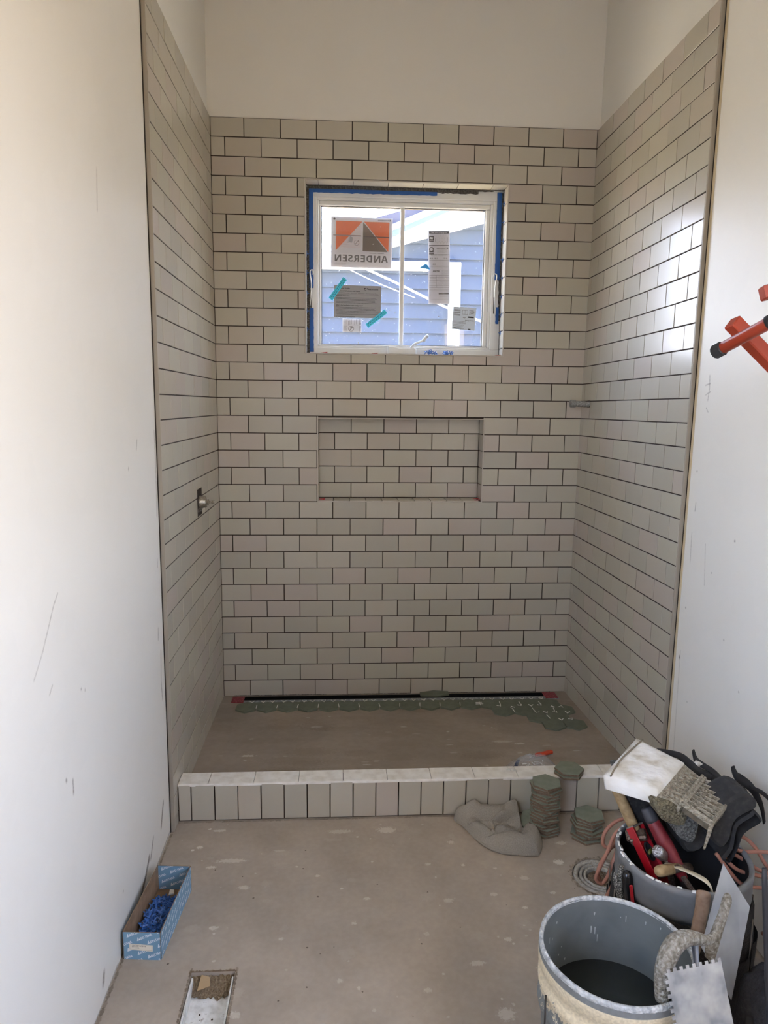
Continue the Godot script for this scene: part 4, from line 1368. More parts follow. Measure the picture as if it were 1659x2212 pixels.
func hexagons(pan: Node3D) -> void:
	var green := mottled("hex green", [[0.0, rgb(98, 104, 88)], [0.5, rgb(104, 110, 94)], [1.0, rgb(110, 116, 100)]], 0.6, 0.2, 0.02, 3)
	var full := hex_mesh()
	var wedge := hex_mesh(1)
	var s := 0.0946
	var rows := [[0.1285, 0.1735, 16], [1.3075, 0.2575, 4], [1.4470, 0.3420, 2], [1.4945, 0.4255, 2]]
	var spots := []
	for r in rows:
		for k in r[2]:
			var o := inst("hexagon_tile", full, green, pan)
			var x: float = r[0] + k * s
			var z: float = r[1] + 0.003 * (x - 0.8) * (1.0 if r[1] < 0.2 else 0.0)
			o.position = Vector3(x, pan_y(x, z) + 0.0005, z)
			o.rotation = Vector3(0.02, rng.randf_range(-0.02, 0.02), 0.012)
			if k < r[2] - 1 and r[2] > 4:
				spots.append([x + s * 0.5, z])
	for k in 15:
		var o := inst("hexagon_wedge", wedge, green, pan)
		var x := 0.1285 + (k + 0.5) * s
		o.position = Vector3(x, pan_y(x, 0.13) + 0.0005, 0.1225)
	# white spacers standing in the joints
	var st := start()
	box(st, Vector3(0, 0.0105, 0), Vector3(0.003, 0.003, 0.036), 0.0004)
	var bar := obj("joint_spacer", st, mats["white plastic"])
	var vs := start()
	for t in [0.55, -0.55]:
		box(vs, Vector3(sin(t) * 0.009, 0.006 + 0.0055, -cos(t) * 0.009), Vector3(0.003, 0.003, 0.022), 0.0004, Basis(Vector3.UP, -t))
	var vee := obj("wedge_spacer", vs, mats["white plastic"])
	var nb := 0
	var nv := 0
	var row1 := "white joint spacer between two hexagon tiles of the row along the drain"
	for p in spots:
		var o: Node3D = bar if nb == 0 else copy(bar)
		nb += 1
		o.position = Vector3(p[0], pan_y(p[0], p[1]), p[1])
		o.rotation = Vector3(0.02, rng.randf_range(-0.12, 0.12), 0.0)
		tag(o, row1, "tile spacer", "white bar spacers in the row along the drain")
		for e in [-0.026, 0.026]:
			var v: Node3D = vee if nv == 0 else copy(vee)
			nv += 1
			v.position = Vector3(p[0] + e, pan_y(p[0], 0.13), 0.128)
			v.rotation.y = rng.randf_range(-0.25, 0.25)
			tag(v, "white angled spacer at the drain side of the row of hexagon tiles", "tile spacer", "white angled spacers along the drain")
	for p in [[1.305, 0.215], [1.355, 0.216], [1.402, 0.214], [1.450, 0.216], [1.497, 0.214], [1.545, 0.218], [1.590, 0.22], [1.452, 0.30], [1.500, 0.30], [1.545, 0.302], [1.592, 0.306], [1.588, 0.385], [1.541, 0.386]]:
		var v := copy(vee)
		v.position = Vector3(p[0], pan_y(p[0], p[1]), p[1])
		v.rotation.y = rng.randf_range(-0.5, 0.5) + (PI if rng.randf() < 0.4 else 0.0)
		tag(v, "white angled spacer in the right-hand corner patch of hexagon tiles", "tile spacer", "white angled spacers in the corner patch")
	for p in [[1.355, 0.258], [1.4495, 0.258], [1.544, 0.26], [1.494, 0.342]]:
		var o := copy(bar)
		o.position = Vector3(p[0], pan_y(p[0], p[1]), p[1])
		o.rotation.y = rng.randf_range(-0.2, 0.2)
		tag(o, "white joint spacer in the right-hand corner patch of hexagon tiles", "tile spacer", "white bar spacers in the corner patch")
	# an H-shaped one lying on a joint
	st = start()
	for q in [[Vector3(0, 0.0115, -0.008), Vector3(0.03, 0.003, 0.003)], [Vector3(0, 0.0115, 0.008), Vector3(0.036, 0.003, 0.003)], [Vector3(0, 0.0115, 0), Vector3(0.003, 0.003, 0.016)]]:
		box(st, q[0], q[1], 0.0004)
	var hs := obj("ladder_spacer", st, mats["white plastic"])
	hs.position = Vector3(1.213, pan_y(1.213, 0.17), 0.172)
	tag(hs, "white H-shaped spacer lying on the row of hexagon tiles", "tile spacer")
	# loose tile lying across the drain against the wall
	var lt := inst("hexagon_tile", hex_mesh(), green)
	lt.scale = Vector3(1.55, 1, 0.5)
	lt.position = Vector3(1.02, 0.006, 0.0295)
	lt.rotation = Vector3(0.12, 0.06, 0.0)
	tag(lt, "cut hexagon tile lying over the middle of the drain slot", "floor tile")

# ---------------------------------------------------------------- valve, shower outlet, drain flange
func build_fixtures() -> void:
	var metal := mottled("dull brass", [[0.0, rgb(120, 112, 98)], [0.5, rgb(150, 144, 132)], [1.0, rgb(190, 186, 176)]], 0.35, 0.05, 0.03, 3, 0.0, 0.85)
	var v := thing("mixer_valve", "unfinished metal shower valve sticking out of a hole in the left wall", "valve", Vector3(0.0, 1.012, 0.452))
	var st := start(true)
	var ax := Transform3D(Basis(Vector3(0, 1, 0), Vector3(1, 0, 0), Vector3(0, 0, 1)), Vector3.ZERO)
	lathe(st, [Vector2(0.0, -0.013), Vector2(0.026, -0.013), Vector2(0.026, 0.012), Vector2(0.023, 0.014), Vector2(0.023, 0.024), Vector2(0.018, 0.028), Vector2(0.0, 0.028)], 20, ax)
	obj("body", st, metal, v)
	st = start()
	lathe(st, [Vector2(0.0, 0.027), Vector2(0.011, 0.027), Vector2(0.011, 0.036), Vector2(0.0065, 0.037), Vector2(0.0065, 0.058), Vector2(0.0, 0.058)], 8, ax)
	obj("stem", st, metal, v)
	st = start()
	prism(st, PackedVector2Array([Vector2(-0.03, -0.046), Vector2(0.01, -0.05), Vector2(0.03, -0.02), Vector2(0.02, 0.03), Vector2(-0.012, 0.048), Vector2(-0.034, 0.02)]), -0.012, -0.0085, 0.001, Transform3D(Basis(Vector3(0, 0, -1), Vector3.UP, Vector3.RIGHT), Vector3.ZERO))
	for e in [[-0.03, 0.026], [-0.034, -0.022]]:
		box(st, Vector3(-0.004, e[0], e[1]), Vector3(0.014, 0.012, 0.018), 0.003, Basis.from_euler(Vector3(0.4, 0.3, 0.2)))
	obj("back_plate", st, mats["mortar"], v)

	var p := thing("shower_outlet", "short tape-wrapped pipe stub on the right wall below the window", "pipe", Vector3(1.6875, 1.4166, 0.1006))
	st = start(true)
	var lx := Transform3D(Basis(Vector3(0, 1, 0), Vector3(-1, 0.02, -0.12).normalized(), Vector3(0, 0, -1)), Vector3.ZERO)
	var prof := [Vector2(0.0, -0.012)]
	for k in 22:
		prof.append(Vector2(0.0118 + 0.0016 * nz.get_noise_1d(k * 60.0) + (0.0006 if k % 2 else 0.0), -0.012 + k * 0.0035))
	prof.append(Vector2(0.0, 0.063))
	lathe(st, prof, 14, lx, 0.15)
	obj("pipe", st, mottled("pipe tape", [[0.0, rgb(92, 94, 92)], [0.5, rgb(136, 137, 134)], [1.0, rgb(206, 206, 202)]], 0.7, 0.04, 0.03, 3), p)
	st = start()
	lathe(st, [Vector2(0.0, 0.06), Vector2(0.0165, 0.06), Vector2(0.0165, 0.082), Vector2(0.0145, 0.0845), Vector2(0.0, 0.0845)], 10, lx)
	obj("cap", st, mottled("pipe cap", [[0.0, rgb(110, 110, 106)], [1.0, rgb(150, 150, 146)]], 0.6, 0.05, 0.03, 3), p)

	var f := thing("floor_drain", "dusty round drain with concentric rings set in the cement floor", "drain", Vector3(DRAIN.x, FLOOR, DRAIN.y))
	st = start(true)
	lathe(st, [Vector2(0.085, -0.03), Vector2(0.085, -0.003), Vector2(0.083, 0.0), Vector2(0.0715, 0.0), Vector2(0.0705, -0.002), Vector2(0.0705, -0.03)], 40, Transform3D(), 0.015)
	obj("outer_ring", st, mottled("dusty ring", [[0.0, rgb(112, 104, 92)], [0.4, rgb(160, 155, 144)], [0.75, rgb(182, 178, 168)], [1.0, rgb(96, 84, 70)]], 0.85, 0.12, 0.03, 4), f)
	for r in [[0.058, 0.066, "middle_ring"], [0.0455, 0.0535, "inner_ring"]]:
		st = start(true)
		lathe(st, [Vector2(r[1], -0.03), Vector2(r[1], -0.002), Vector2(r[1] - 0.001, 0.0), Vector2(r[0] + 0.001, 0.0), Vector2(r[0], -0.002), Vector2(r[0], -0.03)], 40, Transform3D(), 0.012)
		obj(r[2], st, mats["dusty ring"], f)
	st = start(true)
	lathe(st, [Vector2(0.041, -0.03), Vector2(0.041, -0.010), Vector2(0.039, -0.008), Vector2(0.0, -0.006)], 40)
	obj("plug", st, mottled("rusty plug", [[0.0, rgb(74, 58, 44)], [0.45, rgb(112, 92, 72)], [0.8, rgb(150, 134, 114)], [1.0, rgb(176, 164, 148)]], 0.95, 0.06, 0.03, 5, 0.4), f)
	st = start()
	span(st, Vector3(-0.105, -0.12, -0.105), Vector3(0.105, -0.032, 0.105))
	obj("surround", st, mats["backer"], f)

	# the cut-out with the white boot
	var b := thing("floor_vent", "open floor cut-out lined in dusty white with cardboard debris", "vent", Vector3(0.237, FLOOR - 0.12, 1.87))
	var boot := mottled("boot white", [[0.0, rgb(188, 186, 178)], [0.5, rgb(214, 213, 206)], [0.8, rgb(224, 223, 218)], [1.0, rgb(150, 143, 130)]], 0.7, 0.16, 0.02, 5)
	st = start()
	var lo := Vector3(HOLE_A[0] - 0.237, 0.0, HOLE_A[1] - 1.87)
	var hi := Vector3(HOLE_A[2] - 0.237, 0.119, HOLE_A[3] - 1.87)
	span(st, Vector3(lo.x + 0.004, 0.05, lo.z + 0.03), Vector3(hi.x - 0.004, 0.085, hi.z))
	for s in [[lo.x + 0.002, lo.x + 0.007], [hi.x - 0.007, hi.x - 0.002]]:
		span(st, Vector3(s[0], 0.02, lo.z + 0.012), Vector3(s[1], 0.116, hi.z), 0.001)
	obj("boot", st, boot, b)
	st = start()
	for k in 26:
		box(st, Vector3(rng.randf_range(lo.x + 0.012, hi.x - 0.012), 0.085 + rng.randf() * 0.006, lo.z + 0.06 + rng.randf() * 0.30), Vector3.ONE * rng.randf_range(0.0015, 0.004), 0.0004, Basis.from_euler(Vector3(rng.randf() * 3.0, rng.randf() * 3.0, 0)))
	var spk := obj("grit", st, mats["backer"], b)
	spk.set_meta("kind", "stuff")
	st = start(true)
	var n := 18
	for i in n:
		for j in 8:
			var q := []
			for c in [[i, j], [i + 1, j], [i + 1, j + 1], [i, j + 1]]:
				var x: float = lerpf(lo.x + 0.004, hi.x - 0.004, float(c[0]) / n)
				var t: float = float(c[1]) / 8.0
				var z: float = lo.z + 0.002 + t * (0.045 + 0.022 * nz.get_noise_2d(c[0] * 26.0, 5.0))
				q.append(Vector3(x, 0.112 - t * 0.026 + 0.007 * nz.get_noise_2d(c[0] * 40.0, c[1] * 40.0), z))
			quad(st, q[0], q[1], q[2], q[3], Vector3.UP)
	obj("debris", st, mottled("debris", [[0.0, rgb(88, 72, 54)], [0.5, rgb(126, 108, 84)], [1.0, rgb(170, 156, 132)]], 0.95, 0.05, 0.03, 5, 0.5), b)
	st = start()
	prism(st, PackedVector2Array([Vector2(-0.02, -0.012), Vector2(0.012, -0.016), Vector2(0.018, 0.004), Vector2(0.002, 0.018)]), 0.0, 0.0018, 0.0, Transform3D(Basis.from_euler(Vector3(-1.1, 0.2, 0.3)), Vector3(lo.x + 0.034, 0.112, lo.z + 0.024)), true)
	obj("cardboard_scrap", st, mat("cardboard", rgb(158, 134, 100), 0.9), b)

# ---------------------------------------------------------------- loose hexagon tiles
func build_loose_tiles() -> void:
	var face := mottled("hex face", [[0.0, rgb(112, 118, 102)], [0.5, rgb(120, 126, 110)], [1.0, rgb(128, 134, 118)]], 0.55, 0.2, 0.02, 3)
	var body := mottled("hex body", [[0.0, rgb(92, 74, 58)], [0.5, rgb(112, 93, 74)], [1.0, rgb(136, 116, 96)]], 0.9, 0.06, 0.03, 3)
	var mesh := hex_top(face, body)
	var proto: MeshInstance3D = null
	var stacks := [
		[17, Vector3(1.262, FLOOR, 1.086), Vector3(1.272, 0.0, 1.060), -0.2, "green-grey hexagon tile on top of the tall stack on the floor before the curb", "green-grey hexagon tile in the tall stack, below its top tile", "hexagon tiles of the tall stack"],
		[8, Vector3(1.398, FLOOR, 1.128), Vector3(1.406, 0.0, 1.116), -0.22, "green-grey hexagon tile on top of the short stack beside the coiled cord", "green-grey hexagon tile in the short stack, below its top tile", "hexagon tiles of the short stack"],
		[2, Vector3(1.381, 0.1002, 0.963), Vector3(1.3845, 0.0, 0.961), 0.35, "green-grey hexagon tile lying uppermost of the pair on the curb", "lower green-grey hexagon tile of the pair on the curb", "hexagon tiles on the curb"]]
	for s in stacks:
		for k in s[0]:
			var o: MeshInstance3D
			if proto == null:
				o = MeshInstance3D.new()
				o.mesh = mesh
				put(o, "hexagon_tile")
				proto = o
			else:
				o = copy(proto)
			var t: float = float(k) / max(1, s[0] - 1)
			var wob := 0.0 if k == s[0] - 1 else 1.0
			o.position = Vector3(lerpf(s[1].x, s[2].x, t) + rng.randf_range(-0.006, 0.006) * wob, s[1].y + 0.0002 + k * 0.0097, lerpf(s[1].z, s[2].z, t) + rng.randf_range(-0.006, 0.006) * wob)
			o.rotation.y = s[3] + (rng.randf_range(-0.32, 0.32) if wob > 0.0 else 0.0)
			tag(o, s[4] if wob == 0.0 else s[5], "floor tile", s[6])
	# one leaning against the foot of the tall stack
	var lean := copy(proto)
	lean.transform = Transform3D(Basis.from_euler(Vector3(0.05, 0.5, 0.42)), Vector3(1.232, FLOOR + 0.021, 1.062))
	lean.scale = Vector3.ONE * 0.98
	lean.remove_meta("group")
	tag(lean, "green-grey hexagon tile tilted against the foot of the tall stack", "floor tile")

# ---------------------------------------------------------------- box of spacers by the left wall
func build_box() -> void:
	var im := paper(512, 448, rgb(112, 150, 176))
	for r in range(-2, 9):
		for c in range(-2, 5):
			var o := Vector2(c * 190 + (r % 2) * 95 - 20, r * 72 + 60)
			o = Vector2(o.x, o.y - o.x * 0.42 + 110)
			if o.x < -200 or o.x > 560 or o.y < -60 or o.y > 520:
				continue
			write(im, "DELTANA", o, 24, rgb(228, 232, 232), 118, -0.40)
			var q := o + Vector2(-34, 10)
			fill_poly(im, [q, q + Vector2(12, -5), q + Vector2(12, -34), q + Vector2(4, -31), q + Vector2(4, -10)], rgb(222, 228, 230))
			fill_poly(im, [q + Vector2(15, -6), q + Vector2(28, -12), q + Vector2(28, -22), q + Vector2(15, -18)], rgb(222, 228, 230))
			fill_poly(im, [q + Vector2(-2, 2), q + Vector2(30, -12), q + Vector2(30, -8), q + Vector2(-2, 6)], rgb(222, 228, 230))
	var pm := image_mat("box print", im, 0.5)
	var card := mottled("box card", [[0.0, rgb(120, 98, 76)], [0.5, rgb(134, 110, 86)], [1.0, rgb(144, 120, 96)]], 0.9, 0.2, 0.02, 3)
	var b := thing("spacer_box", "open blue printed carton standing against the left wall near the floor cut-out", "box", Vector3(0.0175, FLOOR, 1.331))
	b.rotation.y = -0.0837
	var w := 0.1
	var h := 0.079
	var l := 0.272
	var panel := func(called: String, a: Vector3, bb: Vector3, c: Vector3, d: Vector3, out: Vector3, printed_out: bool, printed_in: bool, uvs: float) -> void:
		var t := 0.0022
		var len_ := a.distance_to(bb)
		var uv := [Vector2(0, 1), Vector2(len_ / uvs, 1), Vector2(len_ / uvs, 1 - h / (uvs * 0.875)), Vector2(0, 1 - h / (uvs * 0.875))]
		var st := start()
		var q := [a, bb, c, d]
		quad_uv(st, q, uv, out)
		var o := obj(called, st, pm if printed_out else card, b)
		st = start()
		var i := []
		for p in q:
			i.append(p - out * t)
		if printed_in:
			quad_uv(st, i, [uv[1], uv[0], uv[3], uv[2]], -out)
		else:
			quad(st, i[0], i[1], i[2], i[3], -out)
		obj("lining", st, pm if printed_in else card, o)
		st = start()
		for k in 4:
			var j := (k + 1) % 4
			quad(st, q[k], q[j], i[j], i[k], q[k] + q[j] - q[(k + 2) % 4] - q[(j + 2) % 4])
		obj("edge", st, card, o)
	panel.call("front_panel", Vector3(0, 0, l), Vector3(w, 0, l), Vector3(w, h, l), Vector3(0, h, l), Vector3.BACK, true, false, 0.145)
	panel.call("end_panel", Vector3(w, 0, 0), Vector3(0, 0, 0), Vector3(0, h, 0), Vector3(w, h, 0), Vector3.FORWARD, true, true, 0.145)
	panel.call("side_panel", Vector3(w, 0, l), Vector3(w, 0, 0), Vector3(w, h, 0), Vector3(w, h, l), Vector3.RIGHT, true, false, 0.145)
	panel.call("side_panel", Vector3(0, 0, 0), Vector3(0, 0, l), Vector3(0, h, l), Vector3(0, h, 0), Vector3.LEFT, true, false, 0.145)
	var st := start()
	span(st, Vector3(0.001, 0.0005, 0.001), Vector3(w - 0.001, 0.0025, l - 0.001))
	obj("base", st, card, b)
	var lab := paper(256, 72, rgb(226, 220, 202))
	scribble(lab, 30, 16, 110, 54, 14, rgb(120, 116, 104), 5)
	write(lab, "SPACERS", Vector2(84, 26), 12, rgb(90, 86, 76), 96)
	for e in [[8, 6, 240, 2], [8, 62, 240, 2], [8, 6, 2, 58], [246, 6, 2, 58]]:
		lab.fill_rect(Rect2i(e[0], e[1], e[2], e[3]), rgb(130, 126, 112))
	st = start()
	quad_uv(st, [Vector3(0.016, 0.029, l + 0.0006), Vector3(0.078, 0.025, l + 0.0006), Vector3(0.079, 0.043, l + 0.0006), Vector3(0.017, 0.047, l + 0.0006)], [Vector2(0, 1), Vector2(1, 1), Vector2(1, 0), Vector2(0, 0)], Vector3.BACK)
	obj("paper_label", st, image_mat("paper label", lab, 0.7), b)
	# the spacers in it: a heap no one could count
	st = start()
	var bf := b.transform
	for k in 300:
		var z := pow(rng.randf(), 0.9) * 0.2 + 0.055
		var x := rng.randf_range(0.014, w - 0.014)
		var top := 0.012 + 0.024 * clampf((z - 0.04) / 0.1, 0.0, 1.0) * (0.8 + 0.4 * nz.get_noise_2d(x * 900.0, z * 900.0))
		var c := bf * Vector3(x, 0.006 + rng.randf() * top, z)
		var turn := Basis.from_euler(Vector3(rng.randf_range(-0.9, 0.9), rng.randf() * TAU, rng.randf_range(-0.9, 0.9)))
		box(st, c, Vector3(0.019, 0.0032, 0.0032), 0.0, turn)
		box(st, c, Vector3(0.0032, 0.0032, 0.019), 0.0, turn)
	var heap := obj("tile_spacers", st, mats["blue plastic"])
	heap.set_meta("kind", "stuff")
	tag(heap, "heap of blue cross spacers filling the blue carton", "tile spacers")
	st = start()
	prism(st, PackedVector2Array([Vector2(-0.008, -0.006), Vector2(0.007, -0.008), Vector2(0.009, 0.004), Vector2(-0.002, 0.009)]), 0.0, 0.005, 0.001, Transform3D(Basis.from_euler(Vector3(-1.2, 0.4, 0)), bf * Vector3(0.058, 0.034, 0.058)), true)
	tag(obj("mortar_crumb", st, mat("crumb", rgb(206, 200, 184), 0.9)), "pale crumb of mortar on the blue spacers at the far end of the carton", "crumb")

# ---------------------------------------------------------------- terry cloth on the floor
func build_towel() -> void:
	var outline := [[0.962, 1.003], [0.985, 0.994], [1.008, 0.9905], [1.036, 0.9895], [1.060, 0.993], [1.09, 0.9945], [1.118, 0.990], [1.15, 0.9895], [1.176, 0.992], [1.192, 1.01], [1.190, 1.05], [1.192, 1.09], [1.208, 1.10],
		[1.232, 1.085], [1.2405, 1.118], [1.235, 1.165], [1.212, 1.215], [1.196, 1.228], [1.15, 1.222], [1.092, 1.212], [1.055, 1.185], [1.024, 1.146], [1.005, 1.105], [0.985, 1.052], [0.966, 1.028]]
	var loop := PackedVector3Array()
	for i in outline.size():
		var n := outline.size()
		var p := []
		for d in [-1, 0, 1, 2]:
			var q: Array = outline[(i + d + n) % n]
			p.append(Vector3(q[0], 0, q[1]))
		for s in 6:
			loop.append(p[1].cubic_interpolate(p[2], p[0], p[3], s / 6.0))
	var c := Vector3(1.10, 0, 1.098)
	var m := loop.size()
	var rings := 34
	# folds: ridges along three curved lines
	var ridge := func(p: Vector3, a: Vector2, b: Vector2, w: float, h: float, bow: float) -> float:
		var d := b - a
		var t := clampf((Vector2(p.x, p.z) - a).dot(d) / d.length_squared(), 0.0, 1.0)
		var on := a + d * t + Vector2(-d.y, d.x).normalized() * bow * sin(t * PI)
		var r := Vector2(p.x, p.z).distance_to(on) / w
		return h * exp(-r * r * r) * (0.55 + 0.45 * sin(clampf(t, 0.04, 0.96) * PI))
	var height := func(p: Vector3, t: float) -> float:
		var y := 0.010 + 0.006 * nz.get_noise_2d(p.x * 500.0, p.z * 500.0)
		y += ridge.call(p, Vector2(0.97, 1.01), Vector2(1.18, 1.02), 0.030, 0.036, 0.012)
		y += ridge.call(p, Vector2(1.0, 1.08), Vector2(1.20, 1.20), 0.034, 0.026, 0.012)
		y += ridge.call(p, Vector2(1.222, 1.10), Vector2(1.205, 1.205), 0.026, 0.016, 0.004)
		y += ridge.call(p, Vector2(1.08, 1.085), Vector2(1.185, 1.065), 0.015, 0.022, -0.012)
		y += ridge.call(p, Vector2(1.09, 1.12), Vector2(1.17, 1.135), 0.012, 0.010, 0.006)
		y += ridge.call(p, Vector2(1.03, 0.995), Vector2(1.02, 1.04), 0.02, 0.022, 0.0)
		y += ridge.call(p, Vector2(1.165, 0.995), Vector2(1.18, 1.04), 0.022, 0.026, 0.0)
		y += 0.014
		y -= ridge.call(p, Vector2(0.975, 1.068), Vector2(1.185, 1.045), 0.007, 0.030, 0.022)
		y -= ridge.call(p, Vector2(1.040, 1.100), Vector2(1.150, 1.148), 0.006, 0.026, 0.024)
		y -= ridge.call(p, Vector2(1.062, 1.146), Vector2(1.15, 1.10), 0.0055, 0.022, -0.012)
		y -= ridge.call(p, Vector2(1.003, 1.150), Vector2(1.195, 1.134), 0.006, 0.024, 0.014)
		y -= ridge.call(p, Vector2(1.19, 1.09), Vector2(1.165, 1.16), 0.006, 0.020, 0.006)
		y += 0.005 * nz.get_noise_2d(p.x * 1500.0 + p.z * 700.0, p.z * 900.0)
		y += 0.0016 * nz.get_noise_2d(p.x * 5200.0, p.z * 5200.0) + 0.0012 * nz.get_noise_2d(p.x * 11000.0, p.z * 11000.0)
		return y * sqrt(clampf((1.0 - t) * 9.0, 0.0, 1.0))
	var st := start(true)
	var pt := func(i: int, k: int) -> Vector3:
		var t := float(i) / rings
		var e := loop[k % m]
		var p := c + (e - c) * t
		if i == rings:
			p += (e - c).normalized() * 0.0015 * nz.get_noise_2d(k * 90.0, 3.0)
		return Vector3(p.x, FLOOR + 0.0005 + height.call(p, t), p.z)
	var grid := []
	for i in rings + 1:
		var row := PackedVector3Array()
		for k in m:
			row.append(pt.call(i, k))
		grid.append(row)
	for i in rings:
		for k in m:
			var k2 := (k + 1) % m
			if i == 0:
				tri(st, grid[0][0], grid[1][k], grid[1][k2], Vector3.UP)
			else:
				quad(st, grid[i][k], grid[i + 1][k], grid[i + 1][k2], grid[i][k2], Vector3.UP)
	var terry := mottled("terry", [[0.0, rgb(160, 152, 136)], [0.45, rgb(184, 176, 160)], [1.0, rgb(206, 199, 184)]], 1.0, 0.05, 0.05, 3, 0.7)
	terry.rim_enabled = true
	terry.rim = 0.3
	var cloth := thing("terry_cloth", "crumpled cream terry cloth lying on the floor against the curb", "cloth", Vector3(1.10, FLOOR, 1.098))
	var o := obj("cloth", st, terry, cloth)
	o.position = -cloth.position
	# rolled hem along the front edge
	st = start(true)
	var hem := []
	for k in range(100, 128):
		var e := loop[k % m]
		hem.append(Vector3(e.x, FLOOR + 0.005, e.z) - cloth.position)
	tube(st, smooth_path(hem, 2), [0.003, 0.0045, 0.004, 0.0045, 0.003], 8)
	obj("hem", st, terry, cloth)

# ---------------------------------------------------------------- the two buckets
func build_buckets() -> void:
	var c := Vector3(1.118, FLOOR, 2.05)
	var b := thing("bucket", "tall grey mixing bucket half full of dark water, cream paint dried round its rim", "bucket", c)
	# outside: grey with a ragged band of dried cream paint
	var im := Image.create(1024, 256, false, Image.FORMAT_RGB8)
	for y in 256:
		for x in 1024:
			var col := rgb(122, 125, 124).lerp(rgb(104, 106, 104), 0.5 + 0.5 * nz.get_noise_2d(x * 3.0, y * 3.0))
			var v := 1.0 - y / 256.0
			var n := nz.get_noise_2d(x * 2.2, y * 4.0) * 0.5 + nz.get_noise_2d(x * 8.0 + 90.0, y * 11.0) * 0.35 + nz.get_noise_2d(x * 26.0, y * 26.0) * 0.22
			var paint := clampf((v - 0.70) * 5.0, -1.2, 0.85) + n
			if paint > 0.18 and v < 0.955:
				col = rgb(222, 208, 176).lerp(rgb(196, 182, 152), clampf(0.5 + nz.get_noise_2d(x * 5.0, y * 9.0), 0.0, 1.0))
			im.set_pixel(x, y, col)
	var outer := image_mat("bucket outside", im, 0.6)
	var prof := [Vector2(0.134, 0.0), Vector2(0.136, 0.06), Vector2(0.1385, 0.12), Vector2(0.141, 0.18), Vector2(0.143, 0.225), Vector2(0.149, 0.23), Vector2(0.1505, 0.236), Vector2(0.1505, 0.246), Vector2(0.1465, 0.25), Vector2(0.1465, 0.278), Vector2(0.1515, 0.283), Vector2(0.1515, 0.294), Vector2(0.1475, 0.299), Vector2(0.1475, 0.318), Vector2(0.152, 0.323), Vector2(0.153, 0.345), Vector2(0.1515, 0.365)]
	var st := start(true)
	bucket_skin(st, prof, 0.365)
	obj("body", st, outer, b)
	st = start(true)
	lathe(st, [Vector2(0.1505, 0.352), Vector2(0.1525, 0.362), Vector2(0.1515, 0.3685), Vector2(0.148, 0.370), Vector2(0.1445, 0.3685), Vector2(0.1435, 0.362)], 72, Transform3D(), 0.006)
	obj("rim", st, mottled("bucket rim", [[0.0, rgb(118, 122, 124)], [0.4, rgb(160, 163, 162)], [0.7, rgb(196, 198, 195)], [1.0, rgb(214, 214, 208)]], 0.6, 0.12, 0.03, 4, 0.3), b)
	st = start(true)
	lathe(st, [Vector2(0.1442, 0.366), Vector2(0.141, 0.25), Vector2(0.137, 0.1), Vector2(0.133, 0.004), Vector2(0.0, 0.004)], 64)
	obj("lining", st, mottled("bucket inside", [[0.0, rgb(92, 98, 98)], [0.5, rgb(108, 113, 112)], [1.0, rgb(118, 122, 120)]], 0.5, 0.5, 0.02, 4), b)
	st = start()
	for k in 46:
		var t := rng.randf() * TAU
		var y := rng.randf_range(0.23, 0.355)
		var r := lerpf(0.1395, 0.1435, (y - 0.22) / 0.14)
		var d := Vector3(cos(t), 0, sin(t))
		var s := Vector3(-d.z, 0, d.x)
		var w := rng.randf_range(0.0006, 0.002)
		var hh := rng.randf_range(0.001, 0.008) if k % 5 else rng.randf_range(0.015, 0.04)
		var p := d * r + Vector3.UP * y
		quad(st, p - s * w, p + s * w, p + s * w * 0.4 - Vector3.UP * hh, p - s * w * 0.4 - Vector3.UP * hh, -d)
	var drips := obj("paint_drips", st, mat("drip", rgb(186, 188, 184), 0.6), b)
	drips.set_meta("kind", "stuff")
	st = start(true)
	tube(st, smooth_path([Vector3(-0.15, 0.292, 0.03), Vector3(-0.156, 0.27, 0.05), Vector3(-0.163, 0.16, 0.085), Vector3(-0.14, 0.09, 0.14), Vector3(-0.05, 0.05, 0.178), Vector3(0.05, 0.05, 0.178), Vector3(0.14, 0.09, 0.12), Vector3(0.157, 0.2, 0.04), Vector3(0.15, 0.292, 0.0)]), [0.002], 8)
	var hd := obj("handle", st, mat("wire", rgb(70, 70, 70), 0.4, 0.8), b)
	st = start(true)
	lathe(st, [Vector2(0, -0.045), Vector2(0.009, -0.045), Vector2(0.011, 0.0), Vector2(0.009, 0.045), Vector2(0, 0.045)], 14, Transform3D(Basis(Vector3.UP, Vector3.RIGHT, Vector3.FORWARD), Vector3(0, 0.05, 0.179)))
	obj("grip", st, mats["black rubber"], hd)
	# water
	st = start(true)
	lathe(st, [Vector2(0.1385, 0.219), Vector2(0.1385, 0.22), Vector2(0.0, 0.22)], 64)
	var wt := obj("water", st, mat("dirty water", rgb(44, 48, 45), 0.06))
	wt.position = c
	tag(wt, "still dark rinse water inside the tall grey bucket", "water")

	# the tool bucket in its black organizer
	var c2 := Vector3(1.40, FLOOR, 1.755)
	var o := thing("tool_bucket", "grey-rimmed bucket in a black pocket organizer, crammed with tiling tools", "bucket", c2)
	st = start(true)
	lathe(st, [Vector2(0.132, 0.0), Vector2(0.146, 0.285), Vector2(0.1545, 0.29), Vector2(0.1565, 0.30), Vector2(0.156, 0.352), Vector2(0.1575, 0.355), Vector2(0.157, 0.368), Vector2(0.153, 0.371), Vector2(0.147, 0.369), Vector2(0.1455, 0.36)], 72, Transform3D(), 0.006)
	obj("body", st, mottled("grey pail", [[0.0, rgb(96, 97, 98)], [0.5, rgb(116, 117, 117)], [1.0, rgb(132, 132, 130)]], 0.55, 0.3, 0.02, 4), o)
	st = start(true)
	lathe(st, [Vector2(0.1455, 0.362), Vector2(0.134, 0.02), Vector2(0.0, 0.02)], 48)
